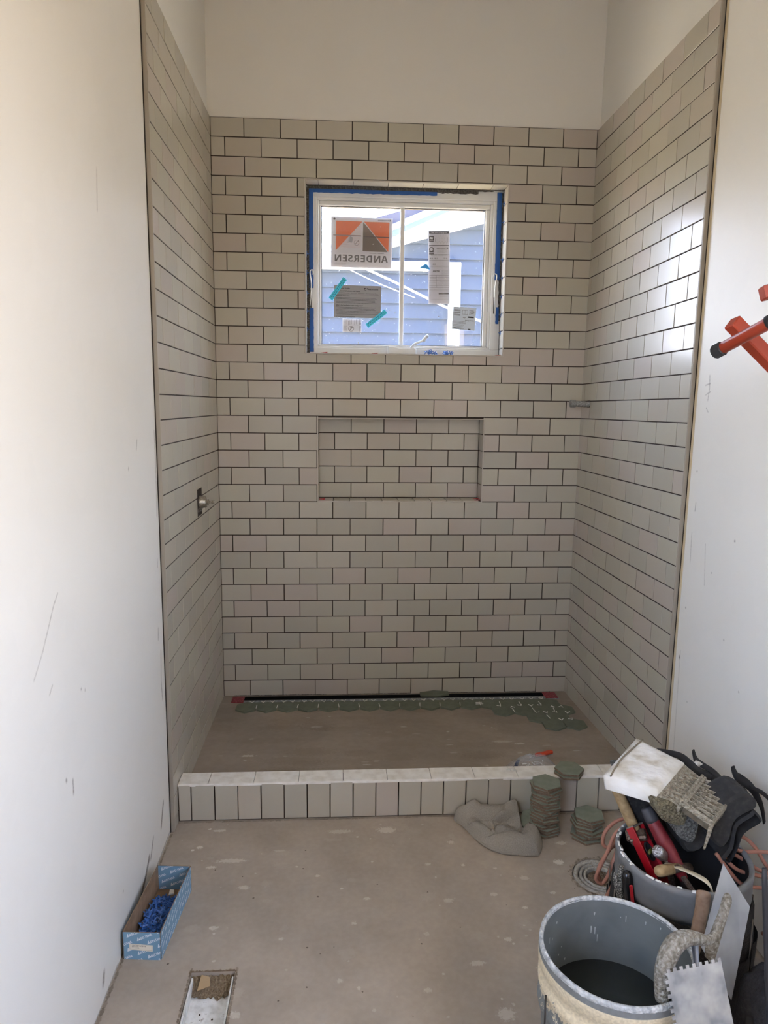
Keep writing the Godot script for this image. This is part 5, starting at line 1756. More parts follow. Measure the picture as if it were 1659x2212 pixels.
	obj("lining", st, mat("pail inside", rgb(24, 24, 25), 0.7), o)
	var fabric := mottled("organizer fabric", [[0.0, rgb(22, 21, 21)], [0.5, rgb(34, 32, 31)], [1.0, rgb(52, 48, 44)]], 0.95, 0.1, 0.04, 3, 0.2)
	st = start(true)
	var fp := [Vector2(0.142, 0.03), Vector2(0.156, 0.035), Vector2(0.165, 0.12), Vector2(0.166, 0.20), Vector2(0.162, 0.282), Vector2(0.156, 0.286)]
	lathe(st, fp, 60, Transform3D(), 0.03)
	var org := obj("organizer", st, fabric, o)
	for k in 11:
		var t := TAU * k / 11.0 + 0.25
		st = start()
		var d := Vector3(cos(t), 0, sin(t))
		box(st, d * 0.1675 + Vector3(0, 0.16, 0), Vector3(0.0025, 0.235, 0.004), 0.0008, Basis(d, Vector3.UP, d.cross(Vector3.UP)))
		obj("seam", st, mat("seam thread", rgb(120, 112, 100), 0.9), org)
	for k in 9:
		var t0 := TAU * k / 9.0 + 0.1
		st = start(true)
		for i in 6:
			for j in 4:
				var q := []
				for e in [[i, j], [i + 1, j], [i + 1, j + 1], [i, j + 1]]:
					var t: float = t0 + e[0] / 6.0 * 0.6
					var bulge: float = 0.010 * sin(e[0] / 6.0 * PI) * (0.5 + 0.5 * e[1] / 4.0)
					q.append(Vector3(cos(t), 0, sin(t)) * (0.168 + bulge) + Vector3.UP * lerpf(0.05, 0.20, e[1] / 4.0))
				quad(st, q[0], q[1], q[2], q[3], Vector3(cos(t0 + 0.3), 0, sin(t0 + 0.3)))
		obj("pocket", st, fabric, org)
	st = start()
	for k in 30:
		var t := rng.randf_range(1.6, 4.2) if k < 22 else rng.randf() * TAU
		var d := Vector3(cos(t), 0, sin(t))
		box(st, d * rng.randf_range(0.147, 0.154) + Vector3.UP * 0.3695, Vector3(0.006, 0.004, rng.randf_range(0.005, 0.022)), 0.0015, Basis(d, Vector3.UP, d.cross(Vector3.UP)))
	var cr := obj("paint_crust", st, mats["white"], o)
	cr.set_meta("kind", "stuff")

func bucket_skin(st: SurfaceTool, prof: Array, top: float) -> void:
	var segs := 96
	for k in prof.size() - 1:
		var a: Vector2 = prof[k]
		var b: Vector2 = prof[k + 1]
		for i in segs:
			var t0 := TAU * i / segs
			var t1 := TAU * (i + 1) / segs
			var d0 := Vector3(cos(t0), 0, sin(t0))
			var d1 := Vector3(cos(t1), 0, sin(t1))
			var n := (d0 + d1) * 0.5 * (b.y - a.y) + Vector3.UP * (a.x - b.x)
			quad_uv(st, [d0 * a.x + Vector3.UP * a.y, d1 * a.x + Vector3.UP * a.y, d1 * b.x + Vector3.UP * b.y, d0 * b.x + Vector3.UP * b.y],
				[Vector2(float(i) / segs, 1 - a.y / top), Vector2(float(i + 1) / segs, 1 - a.y / top), Vector2(float(i + 1) / segs, 1 - b.y / top), Vector2(float(i) / segs, 1 - b.y / top)], n)

# ---------------------------------------------------------------- tools in and on the buckets
func patch(st: SurfaceTool, q: Array, n: Vector3, thick: float, bulge: float, rough: float, steps := 14) -> void:
	# a padded sheet over the four corners q, thickness along -n
	var at := func(i: int, j: int) -> Vector3:
		var u := float(i) / steps
		var v := float(j) / steps
		var p: Vector3 = q[0].lerp(q[1], u).lerp(q[3].lerp(q[2], u), v)
		var e: float = 1.0 - pow(absf(2.0 * u - 1.0), 6.0)
		var f: float = 1.0 - pow(absf(2.0 * v - 1.0), 6.0)
		return p + n * (bulge * e * f + rough * nz.get_noise_3d(p.x * 900.0, p.y * 900.0, p.z * 900.0) * e * f)
	for i in steps:
		for j in steps:
			quad(st, at.call(i, j), at.call(i + 1, j), at.call(i + 1, j + 1), at.call(i, j + 1), n)
	for k in steps:
		for e in [[[k, 0], [k + 1, 0]], [[k, steps], [k + 1, steps]], [[0, k], [0, k + 1]], [[steps, k], [steps, k + 1]]]:
			var a: Vector3 = at.call(e[0][0], e[0][1])
			var b: Vector3 = at.call(e[1][0], e[1][1])
			var mid: Vector3 = (q[0] + q[1] + q[2] + q[3]) * 0.25
			quad(st, a, b, b - n * thick, a - n * thick, (a + b) * 0.5 - mid)
	quad(st, q[0] - n * thick, q[1] - n * thick, q[2] - n * thick, q[3] - n * thick, -n)

func rod(st: SurfaceTool, a: Vector3, b: Vector3, prof: Array, segs := 18) -> void:
	# prof: [fraction of the way, radius]
	var l := a.distance_to(b)
	var p := [Vector2(0.0, prof[0][0] * l)]
	for e in prof:
		p.append(Vector2(e[1], e[0] * l))
	p.append(Vector2(0.0, prof[-1][0] * l))
	lathe(st, p, segs, along(a, b))

func shifted(o: Node3D, by: Vector3) -> void:
	for ch in o.get_children():
		ch.position -= by

func build_tools() -> void:
	# knee pad lying on the tools
	var base := Vector3(1.39, 0.33, 1.76)
	var kp := thing("knee_pad", "dusty white-capped knee pad with ribbed shell and black straps, lying on the tool bucket", "knee pad", base)
	var cap_q := [Vector3(1.2117, 0.502, 1.70), Vector3(1.3554, 0.5255, 1.555), Vector3(1.434, 0.512, 1.665), Vector3(1.306, 0.515, 1.80)]
	var cn: Vector3 = -(cap_q[1] - cap_q[0]).cross(cap_q[3] - cap_q[0]).normalized()
	if cn.y < 0.0:
		cn = -cn
	var cap := mottled("chalky cap", [[0.0, rgb(168, 156, 132)], [0.3, rgb(200, 194, 178)], [0.6, rgb(224, 222, 214)], [1.0, rgb(234, 233, 229)]], 0.9, 0.3, 0.014, 4, 0.35)
	var shell := mottled("crusted shell", [[0.0, rgb(96, 88, 72)], [0.35, rgb(140, 131, 112)], [0.7, rgb(166, 158, 140)], [1.0, rgb(190, 184, 168)]], 0.9, 0.07, 0.03, 5, 0.5)
	var foam := mottled("dark foam", [[0.0, rgb(34, 34, 34)], [0.6, rgb(46, 45, 44)], [1.0, rgb(66, 63, 60)]], 0.95, 0.15, 0.03, 3)
	var webbing := mat("webbing", rgb(24, 24, 26), 0.85)
	var st := start(true)
	patch(st, cap_q, cn, 0.036, 0.008, 0.0016, 20)
	obj("cap", st, cap, kp)
	# stitched seam along the far end of the cap
	st = start(true)
	tube(st, smooth_path([cap_q[0].lerp(cap_q[3], 0.14) + cn * 0.004, cap_q[0].lerp(cap_q[1], 0.35).lerp(cap_q[3].lerp(cap_q[2], 0.35), 0.10) + cn * 0.0085, cap_q[0].lerp(cap_q[1], 0.65).lerp(cap_q[3].lerp(cap_q[2], 0.65), 0.12) + cn * 0.009, cap_q[1].lerp(cap_q[2], 0.14) + cn * 0.005]), [0.0022], 6)
	obj("seam", st, mat("dirty seam", rgb(126, 116, 98), 0.9), kp)
	# shell in two steps
	var p1 := [Vector3(1.434, 0.508, 1.665), Vector3(1.469, 0.484, 1.70), Vector3(1.352, 0.498, 1.83), Vector3(1.306, 0.508, 1.80)]
	var n1: Vector3 = (p1[3] - p1[0]).cross(p1[1] - p1[0]).normalized()
	n1 = n1 if n1.y > 0.0 else -n1
	st = start()
	patch(st, p1, n1, 0.026, 0.0, 0.004, 20)
	var shell_o := obj("shell", st, shell, kp)
	for k in 9:
		st = start()
		var u := 0.08 + k * 0.105
		var a: Vector3 = p1[0].lerp(p1[3], u)
		var b: Vector3 = p1[1].lerp(p1[2], u)
		var d := b - a
		box(st, a.lerp(b, 0.52) + n1 * 0.003, Vector3(0.0035, 0.008, d.length() * rng.randf_range(0.45, 0.8)), 0.0008, Basis(n1.cross(d.normalized()), n1, d.normalized()))
		obj("rib", st, shell, shell_o)
	st = start()
	for e in [[p1[1], p1[2]], [p1[0].lerp(p1[1], 0.86), p1[3].lerp(p1[2], 0.86)]]:
		var d: Vector3 = e[1] - e[0]
		box(st, (e[0] + e[1]) * 0.5 + n1 * 0.003, Vector3(0.007, 0.014, d.length() * 1.04), 0.0015, Basis(n1.cross(d.normalized()), n1, d.normalized()))
	obj("ridge", st, shell, shell_o)
	var p2 := [Vector3(1.46, 0.48, 1.70), Vector3(1.529, 0.47, 1.745), Vector3(1.399, 0.473, 1.87), Vector3(1.353, 0.498, 1.83)]
	var n2: Vector3 = (p2[3] - p2[0]).cross(p2[1] - p2[0]).normalized()
	n2 = n2 if n2.y > 0.0 else -n2
	st = start()
	patch(st, p2, n2, 0.018, -0.004, 0.001, 8)
	var plate := obj("ribbed_plate", st, mottled("plate dark", [[0.0, rgb(62, 56, 46)], [1.0, rgb(110, 102, 86)]], 0.9, 0.1, 0.03, 3), kp)
	for k in 9:
		st = start()
		var u := 0.02 + k * 0.12
		var a: Vector3 = p2[0].lerp(p2[3], u)
		var b: Vector3 = p2[1].lerp(p2[2], u)
		var d := b - a
		box(st, (a + b) * 0.5 + n2 * 0.003, Vector3(0.0045, 0.010, d.length()), 0.001, Basis(n2.cross(d.normalized()), n2, d.normalized()))
		obj("rib", st, shell, plate)
	for k in 2:
		st = start()
		var a: Vector3 = p2[0].lerp(p2[1], 0.3 + 0.0 * k).lerp(p2[3].lerp(p2[2], 0.3), 0.40 + 0.13 * k)
		lathe(st, [Vector2(0.0035, 0.0), Vector2(0.0065, 0.0), Vector2(0.0065, 0.009), Vector2(0.003, 0.009), Vector2(0.003, 0.002)], 12, Transform3D(along(Vector3.ZERO, n2).basis, a + n2 * 0.003))
		obj("boss", st, shell, plate)
	for e in [[p2[0], p2[3]], [p2[1], p2[2]], [p2[2], p2[3]]]:
		st = start()
		var d: Vector3 = e[1] - e[0]
		box(st, (e[0] + e[1]) * 0.5 + n2 * 0.002, Vector3(0.006, 0.014, d.length()), 0.0015, Basis(n2.cross(d.normalized()), n2, d.normalized()))
		obj("ridge", st, shell, plate)
	st = start(true)
	tube(st, smooth_path([p2[2] + n2 * 0.002, p2[2] + Vector3(-0.006, -0.028, 0.002), p2[2] + Vector3(-0.012, -0.06, 0.0)]), [0.006, 0.004, 0.0025], 8)
	obj("lip", st, shell, plate)
	for e in [[[[1.508, 0.5065], [1.5404, 0.492], [1.5469, 0.4748], [1.5413, 0.4646], [1.5037, 0.4433], [1.4925, 0.4212], [1.4886, 0.3901], [1.469, 0.3681], [1.4386, 0.3968], [1.4427, 0.4278], [1.4501, 0.4568], [1.4705, 0.487]], 1.72, 1.805],
		[[[1.548, 0.4566], [1.5702, 0.4318], [1.5663, 0.4197], [1.5427, 0.4047], [1.5274, 0.3894], [1.5213, 0.3651], [1.512, 0.3373], [1.5003, 0.3182], [1.4792, 0.3312], [1.4952, 0.3589], [1.4988, 0.3938], [1.5062, 0.4231], [1.5389, 0.4465]], 1.71, 1.795]]:
		st = start()
		prism(st, rounded(e[0]), e[1], e[2], 0.006)
		obj("foam_pad", st, foam, kp)
	for e in [[[[1.40, 0.505, 1.585], [1.449, 0.499, 1.60], [1.467, 0.490, 1.62], [1.489, 0.472, 1.64], [1.511, 0.466, 1.66]], 0.017], [[[1.496, 0.505, 1.59], [1.503, 0.482, 1.595], [1.515, 0.474, 1.61], [1.530, 0.468, 1.63], [1.545, 0.455, 1.66]], 0.018],
		[[[1.569, 0.494, 1.655], [1.571, 0.483, 1.658], [1.580, 0.467, 1.66], [1.597, 0.456, 1.66], [1.62, 0.437, 1.66], [1.64, 0.409, 1.66], [1.654, 0.38, 1.66], [1.664, 0.34, 1.66]], 0.016], [[[1.61, 0.445, 1.67], [1.645, 0.428, 1.675], [1.662, 0.405, 1.69], [1.663, 0.36, 1.71]], 0.012],
		[[[1.46, 0.49, 1.62], [1.52, 0.462, 1.65], [1.575, 0.452, 1.675], [1.60, 0.42, 1.70]], 0.018]]:
		var pts := []
		for q in e[0]:
			pts.append(Vector3(q[0], q[1], q[2]))
		st = start(true)
		tube(st, smooth_path(pts), [e[1] * 0.6, e[1], e[1], e[1] * 0.7], 10, 0.28)
		obj("strap", st, webbing, kp)
	st = start()
	box(st, Vector3(1.503, 0.478, 1.612), Vector3(0.03, 0.012, 0.014), 0.003, Basis.from_euler(Vector3(0.2, 0.3, -0.5)))
	obj("buckle", st, cap, kp)
	shifted(kp, base)

	# its crusted mate underneath
	base = Vector3(1.33, 0.33, 1.78)
	var k2 := thing("knee_pad", "mortar-crusted knee pad wedged below the white-capped one", "knee pad", base)
	var crust := mottled("olive crust", [[0.0, rgb(60, 54, 40)], [0.4, rgb(108, 100, 78)], [0.75, rgb(136, 128, 104)], [1.0, rgb(164, 158, 140)]], 0.95, 0.06, 0.03, 5, 0.6)
	var grey_crust := mottled("grey crust", [[0.0, rgb(58, 58, 56)], [0.5, rgb(104, 104, 100)], [1.0, rgb(150, 149, 144)]], 0.95, 0.06, 0.03, 5, 0.6)
	for e in [[[[1.295, 0.498], [1.362, 0.492], [1.366, 0.438], [1.32, 0.448], [1.30, 0.469]], 1.74, 1.822, crust, "crust"], [[[1.37, 0.486], [1.403, 0.468], [1.404, 0.431], [1.392, 0.388], [1.352, 0.412], [1.364, 0.444]], 1.74, 1.815, grey_crust, "crust"],
		[[[1.268, 0.488], [1.30, 0.486], [1.35, 0.47], [1.35, 0.42], [1.31, 0.435], [1.28, 0.462]], 1.60, 1.655, grey_crust, "shell"], [[[1.37, 0.47], [1.45, 0.45], [1.452, 0.35], [1.41, 0.33], [1.385, 0.37]], 1.68, 1.765, foam, "foam_pad"],
		[[[1.29, 0.44], [1.40, 0.43], [1.45, 0.36], [1.42, 0.30], [1.35, 0.30], [1.31, 0.36]], 1.62, 1.675, foam, "foam_pad"]]:
		st = start()
		prism(st, rounded(e[0]), e[1], e[2], 0.007)
		obj(e[4], st, e[3], k2)
	shifted(k2, base)

	# wooden-handled hammer, head down
	var wood := mottled("old ash", [[0.0, rgb(120, 98, 66)], [0.5, rgb(158, 134, 96)], [1.0, rgb(180, 158, 118)]], 0.7, 0.12, 0.02, 3)
	base = Vector3(1.302, 0.30, 1.69)
	var hm := thing("hammer", "hammer standing head down in the tool bucket, pale wooden handle up", "hammer", base)
	st = start(true)
	rod(st, Vector3(1.310, 0.335, 1.705), Vector3(1.262, 0.449, 1.655), [[0.0, 0.0130], [0.4, 0.0145], [0.9, 0.0138], [0.985, 0.0130], [1.0, 0.0115]])
	obj("handle", st, wood, hm)
	st = start(true)
	rod(st, Vector3(1.2623, 0.4483, 1.6553), Vector3(1.2610, 0.4515, 1.654), [[0.0, 0.0122], [1.0, 0.0112]])
	obj("end_cap", st, mat("chalk end", rgb(176, 176, 172), 0.8), hm)
	st = start()
	box(st, Vector3(1.300, 0.347, 1.712), Vector3(0.05, 0.017, 0.03), 0.004, Basis.from_euler(Vector3(0.3, -0.2, 0.25)))
	box(st, Vector3(1.288, 0.338, 1.718), Vector3(0.012, 0.02, 0.02), 0.003, Basis.from_euler(Vector3(0.3, -0.2, 0.5)))
	obj("head", st, mottled("rusty steel", [[0.0, rgb(70, 52, 42)], [0.5, rgb(104, 88, 76)], [1.0, rgb(140, 132, 124)]], 0.55, 0.05, 0.03, 4, 0.0, 0.6), hm)
	shifted(hm, base)

	# red level
	base = Vector3(1.315, 0.22, 1.75)
	var lv := thing("spirit_level", "short red spirit level with an oval vial window, upright in the tool bucket", "level", base)
	var red := mat("level red", rgb(150, 14, 26), 0.35)
	var lx := along(Vector3(1.352, 0.235, 1.80), Vector3(1.301, 0.362, 1.70), Vector3(0.62, 0.1, 0.78))
	var z := lx.basis.z
	if z.z < 0.0:
		lx.basis = Basis(-lx.basis.x, lx.basis.y, -lx.basis.z)
	st = start()
	prism(st, rect(-0.024, 0.0, 0.024, 0.172), -0.006, 0.002, 0.001, lx, true)
	obj("web", st, red, lv)
	for s in [-1.0, 1.0]:
		st = start()
		box(st, lx * Vector3(s * 0.0235, 0.086, 0.0), Vector3(0.0045, 0.172, 0.021), 0.001, lx.basis)
		obj("flange", st, red, lv)
	st = start(true)
	lathe(st, [Vector2(0.0, 0.0), Vector2(0.0125, 0.0), Vector2(0.0155, 0.0016), Vector2(0.0155, 0.004), Vector2(0.0125, 0.0045), Vector2(0.0115, 0.002), Vector2(0.0, 0.002)], 24, lx * Transform3D(Basis(Vector3(1, 0, 0), Vector3(0, 0, 1), Vector3(0, -1.45, 0)), Vector3(0.004, 0.108, 0.0025)))
	obj("vial_ring", st, mats["black rubber"], lv)
	st = start(true)
	rod(st, lx * Vector3(-0.006, 0.105, 0.006), lx * Vector3(0.014, 0.110, 0.006), [[0.0, 0.0035], [0.2, 0.005], [0.8, 0.005], [1.0, 0.0035]])
	obj("vial", st, mat("vial", rgb(96, 100, 56), 0.15), lv)
	st = start()
	box(st, lx * Vector3(0, 0.172, 0), Vector3(0.05, 0.005, 0.022), 0.0015, lx.basis)
	obj("end_plate", st, mat("level end", rgb(120, 116, 110), 0.5), lv)
	shifted(lv, base)

	# red handled tool with black cap
	base = Vector3(1.36, 0.25, 1.80)
	var rh := thing("float_handle", "dark red tapered tool handle with a black end cap, leaning in the tool bucket", "tool", base)
	var dred := mottled("worn red", [[0.0, rgb(96, 22, 28)], [0.6, rgb(122, 32, 38)], [1.0, rgb(150, 84, 80)]], 0.5, 0.2, 0.02, 4)
	var ra := Vector3(1.312, 0.430, 1.727)
	var rb := Vector3(1.380, 0.292, 1.808)
	st = start(true)
	rod(st, ra.lerp(rb, 0.1), rb, [[0.0, 0.0135], [0.05, 0.0150], [0.5, 0.0185], [0.8, 0.0165], [1.0, 0.010]])
	obj("handle", st, dred, rh)
	st = start(true)
	rod(st, ra, ra.lerp(rb, 0.2), [[0.0, 0.0125], [0.1, 0.0148], [0.75, 0.0165], [1.0, 0.0155]])
	obj("end_cap", st, mat("cap grey", rgb(62, 62, 66), 0.6), rh)
	st = start()
	box(st, rb + Vector3(0.008, -0.022, 0.008), Vector3(0.012, 0.07, 0.05), 0.003, Basis.from_euler(Vector3(0.3, 0.2, 0.4)))
	obj("shank", st, mats["rusty steel"], rh)
	shifted(rh, base)

	# chrome knob of a glass-tile tool
	base = Vector3(1.325, 0.33, 1.79)
	var cb := thing("chrome_hammer", "small hammer with a battered chrome head in front of the red level", "hammer", base)
	st = start(true)
	rod(st, Vector3(1.350, 0.325, 1.775), Vector3(1.302, 0.379, 1.822), [[0.0, 0.009], [0.35, 0.0095], [0.45, 0.0135], [0.8, 0.0145], [0.93, 0.0138], [1.0, 0.0115]])
	obj("head", st, mottled("battered chrome", [[0.0, rgb(120, 120, 122)], [0.5, rgb(176, 176, 178)], [1.0, rgb(226, 226, 228)]], 0.3, 0.05, 0.03, 4, 0.25, 0.9), cb)
	st = start(true)
	rod(st, Vector3(1.345, 0.335, 1.785), Vector3(1.375, 0.22, 1.79), [[0.0, 0.007], [1.0, 0.008]])
	obj("handle", st, mats["rusty steel"], cb)
	shifted(cb, base)
	base = Vector3(1.32, 0.33, 1.85)
	var kb := thing("brush_handle", "round-ended pale wooden handle lying over the near edge of the tool bucket", "handle", base)
	st = start(true)
	rod(st, Vector3(1.288, 0.352, 1.858), Vector3(1.372, 0.318, 1.80), [[0.0, 0.008], [0.05, 0.0115], [0.2, 0.0130], [0.6, 0.0115], [1.0, 0.010]])
	obj("grip", st, wood, kb)
	st = start(true)
	rod(st, Vector3(1.368, 0.319, 1.803), Vector3(1.41, 0.295, 1.77), [[0.0, 0.0115], [1.0, 0.0115]])
	obj("ferrule", st, mats["rusty steel"], kb)
	shifted(kb, base)
	# cream hooked tool
	base = Vector3(1.385, 0.33, 1.86)
	var hk := thing("scraper", "cream metal scraper with a hooked end over the tool bucket rim", "scraper", base)
	st = start(true)
	tube(st, smooth_path([Vector3(1.34, 0.33, 1.80), Vector3(1.365, 0.346, 1.855), Vector3(1.386, 0.345, 1.88), Vector3(1.400, 0.332, 1.886), Vector3(1.406, 0.312, 1.885)]), [0.011, 0.012, 0.0125, 0.011, 0.010], 10, 0.22)
	obj("blade", st, mat("cream blade", rgb(206, 196, 168), 0.5), hk)
	st = start(true)
	rod(st, Vector3(1.352, 0.338, 1.83), Vector3(1.33, 0.27, 1.76), [[0.0, 0.009], [1.0, 0.011]])
	obj("handle", st, mats["rusty steel"], hk)
	shifted(hk, base)

	# tools in the pockets
	base = Vector3(1.245, 0.2, 1.81)
	var sd := thing("screwdriver", "black and red screwdriver handle standing in a pocket of the tool bucket", "screwdriver", base)
	st = start(true)
	rod(st, Vector3(1.2525, 0.225, 1.812), Vector3(1.239, 0.318, 1.806), [[0.0, 0.011], [0.1, 0.0135], [0.5, 0.0125], [0.85, 0.0125], [0.96, 0.009], [1.0, 0.004]])
	obj("handle", st, mat("glossy black", rgb(20, 20, 22), 0.25), sd)
	st = start()
	box(st, Vector3(1.2485, 0.262, 1.8245), Vector3(0.008, 0.062, 0.004), 0.0015, Basis.from_euler(Vector3(-0.05, -0.1, 0.14)))
	obj("inlay", st, red, sd)
	st = start(true)
	rod(st, Vector3(1.2525, 0.228, 1.812), Vector3(1.268, 0.12, 1.81), [[0.0, 0.004], [1.0, 0.003]])
	obj("shaft", st, mats["chrome"], sd)
	shifted(sd, base)
	base = Vector3(1.226, 0.2, 1.79)
	var pl := thing("nippers", "paint-spattered tile nippers standing in the pocket left of the screwdriver", "pliers", base)
	for s in [0.0, 1.0]:
		st = start(true)
		tube(st, smooth_path([Vector3(1.236 - s * 0.012, 0.318 - s * 0.02, 1.785), Vector3(1.230 - s * 0.010, 0.285, 1.79), Vector3(1.234 - s * 0.006, 0.25, 1.795), Vector3(1.242, 0.19, 1.795)]), [0.006, 0.0065, 0.006, 0.004], 8)
		obj("handle", st, mottled("spattered", [[0.0, rgb(30, 29, 28)], [0.5, rgb(52, 50, 46)], [0.62, rgb(160, 156, 146)], [1.0, rgb(186, 182, 172)]], 0.7, 0.04, 0.03, 4), pl)
	shifted(pl, base)
	base = Vector3(1.355, 0.2, 1.94)
	var wg := thing("margin_trowel", "brown wooden trowel grip standing in a front pocket of the tool bucket", "trowel", base)
	st = start(true)
	tube(st, smooth_path([Vector3(1.362, 0.350, 1.926), Vector3(1.361, 0.345, 1.928), Vector3(1.358, 0.318, 1.933), Vector3(1.352, 0.295, 1.938), Vector3(1.344, 0.25, 1.945), Vector3(1.341, 0.21, 1.945)]), [0.010, 0.0155, 0.0145, 0.0135, 0.0145, 0.010], 16)
	obj("grip", st, mottled("brown wood", [[0.0, rgb(112, 84, 64)], [0.5, rgb(146, 118, 94)], [1.0, rgb(168, 140, 116)]], 0.65, 0.12, 0.02, 3), wg)
	st = start(true)
	rod(st, Vector3(1.341, 0.215, 1.945), Vector3(1.345, 0.13, 1.94), [[0.0, 0.006], [1.0, 0.004]])
	obj("shank", st, mats["chrome"], wg)
	shifted(wg, base)

	# steel finishing trowel between the buckets
	var steel := mottled("brushed steel", [[0.0, rgb(132, 133, 134)], [0.4, rgb(160, 161, 162)], [0.7, rgb(178, 178, 176)], [1.0, rgb(198, 196, 190)]], 0.42, 0.35, 0.012, 4, 0.0, 0.75)
	var chalky := mottled("chalky steel", [[0.0, rgb(92, 94, 100)], [0.35, rgb(142, 141, 138)], [0.7, rgb(172, 168, 160)], [1.0, rgb(190, 186, 176)]], 0.75, 0.22, 0.012, 4, 0.0, 0.15)
	var grey_grip := mottled("crusted grip", [[0.0, rgb(84, 78, 66)], [0.45, rgb(132, 126, 112)], [0.8, rgb(176, 172, 162)], [1.0, rgb(206, 203, 195)]], 0.9, 0.05, 0.02, 4, 0.4)
	base = Vector3(1.33, 0.24, 2.06)
	var ta := thing("finishing_trowel", "long plain steel trowel blade standing on its corner between the two buckets", "trowel", base)
	var corners := [Vector3(1.3747, 0.4467, 1.97), Vector3(1.4297, 0.3583, 1.99), Vector3(1.362, 0.205, 2.062), Vector3(1.2985, 0.315, 2.045)]
	var tn: Vector3 = (corners[1] - corners[0]).cross(corners[3] - corners[0]).normalized()
	tn = tn if tn.z > 0.0 else -tn
	st = start()
	patch(st, corners, tn, 0.0012, 0.0, 0.0, 2)
	obj("blade", st, steel, ta)
	st = start(true)
	var spine := [Vector3(1.3655, 0.405, 2.012), Vector3(1.356, 0.402, 2.025), Vector3(1.338, 0.388, 2.045), Vector3(1.322, 0.366, 2.058), Vector3(1.309, 0.338, 2.066), Vector3(1.305, 0.31, 2.067)]
	tube(st, smooth_path(spine), [0.006, 0.010, 0.0095, 0.0105, 0.012, 0.010], 10, 0.8)
	obj("spine", st, grey_grip, ta)
	shifted(ta, base)

	# notched trowel hung on the near bucket
	base = Vector3(1.19, 0.30, 2.2)
	var tb := thing("notched_trowel", "square-notched trowel with a crusted grip hung on the near grey bucket", "trowel", base)
	var poly := PackedVector2Array()
	# x runs along the top edge, y down the blade; square teeth along the top and the left edge
	var wdt := 0.112
	var hgt := 0.215
	for k in 9:
		var x0 := k * wdt / 9.0
		poly.append(Vector2(x0, 0.006)); poly.append(Vector2(x0 + 0.0062, 0.006)); poly.append(Vector2(x0 + 0.0062, 0.0)); poly.append(Vector2(x0 + wdt / 9.0, 0.0))
	poly.append(Vector2(wdt, hgt))
	poly.append(Vector2(0.006, hgt))
	for k in range(16, 0, -1):
		var y0 := k * (hgt - 0.014) / 17.0 + 0.012
		poly.append(Vector2(0.006, y0)); poly.append(Vector2(0.0, y0)); poly.append(Vector2(0.0, y0 - 0.0065)); poly.append(Vector2(0.006, y0 - 0.0065))
	poly.append(Vector2(0.006, 0.012))
	var tl := Vector3(1.1435, 0.401, 2.195)
	var bx := (Vector3(1.2545, 0.4125, 2.185) - tl).normalized()
	var by := (Vector3(1.135, 0.318, 2.224) - tl).normalized()
	by = (by - bx * by.dot(bx)).normalized()
	st = start()
	prism(st, poly, 0.0, 0.0012, 0.0, Transform3D(Basis(bx, by, bx.cross(by)), tl), true)
	obj("blade", st, chalky, tb)
	st = start(true)
	tube(st, smooth_path([Vector3(1.305, 0.405, 2.085), Vector3(1.292, 0.388, 2.10), Vector3(1.265, 0.390, 2.115), Vector3(1.236, 0.406, 2.128), Vector3(1.209, 0.414, 2.137), Vector3(1.188, 0.411, 2.146), Vector3(1.172, 0.396, 2.155), Vector3(1.161, 0.373, 2.163), Vector3(1.157, 0.345, 2.168), Vector3(1.157, 0.32, 2.172)]), [0.006, 0.0075, 0.009, 0.012, 0.0155, 0.0175, 0.0175, 0.016, 0.014, 0.012], 16, 1.25)
	obj("grip", st, grey_grip, tb)
	st = start(true)
	tube(st, smooth_path([Vector3(1.235, 0.398, 2.13), Vector3(1.226, 0.385, 2.155), Vector3(1.218, 0.372, 2.18), Vector3(1.212, 0.36, 2.197)]), [0.007, 0.0055, 0.0055, 0.006], 10)
	obj("shank", st, mat("shiny steel", rgb(150, 156, 168), 0.3, 0.9), tb)
	shifted(tb, base)

func rounded(pts: Array) -> PackedVector2Array:
	var out := PackedVector2Array()
	var n := pts.size()
	for i in n:
		var q := []
		for d in [-1, 0, 1, 2]:
			q.append(Vector2(pts[(i + d + n) % n][0], pts[(i + d + n) % n][1]))
		for s in 3:
			out.append(q[1].cubic_interpolate(q[2], q[0], q[3], s / 3.0))
	return out

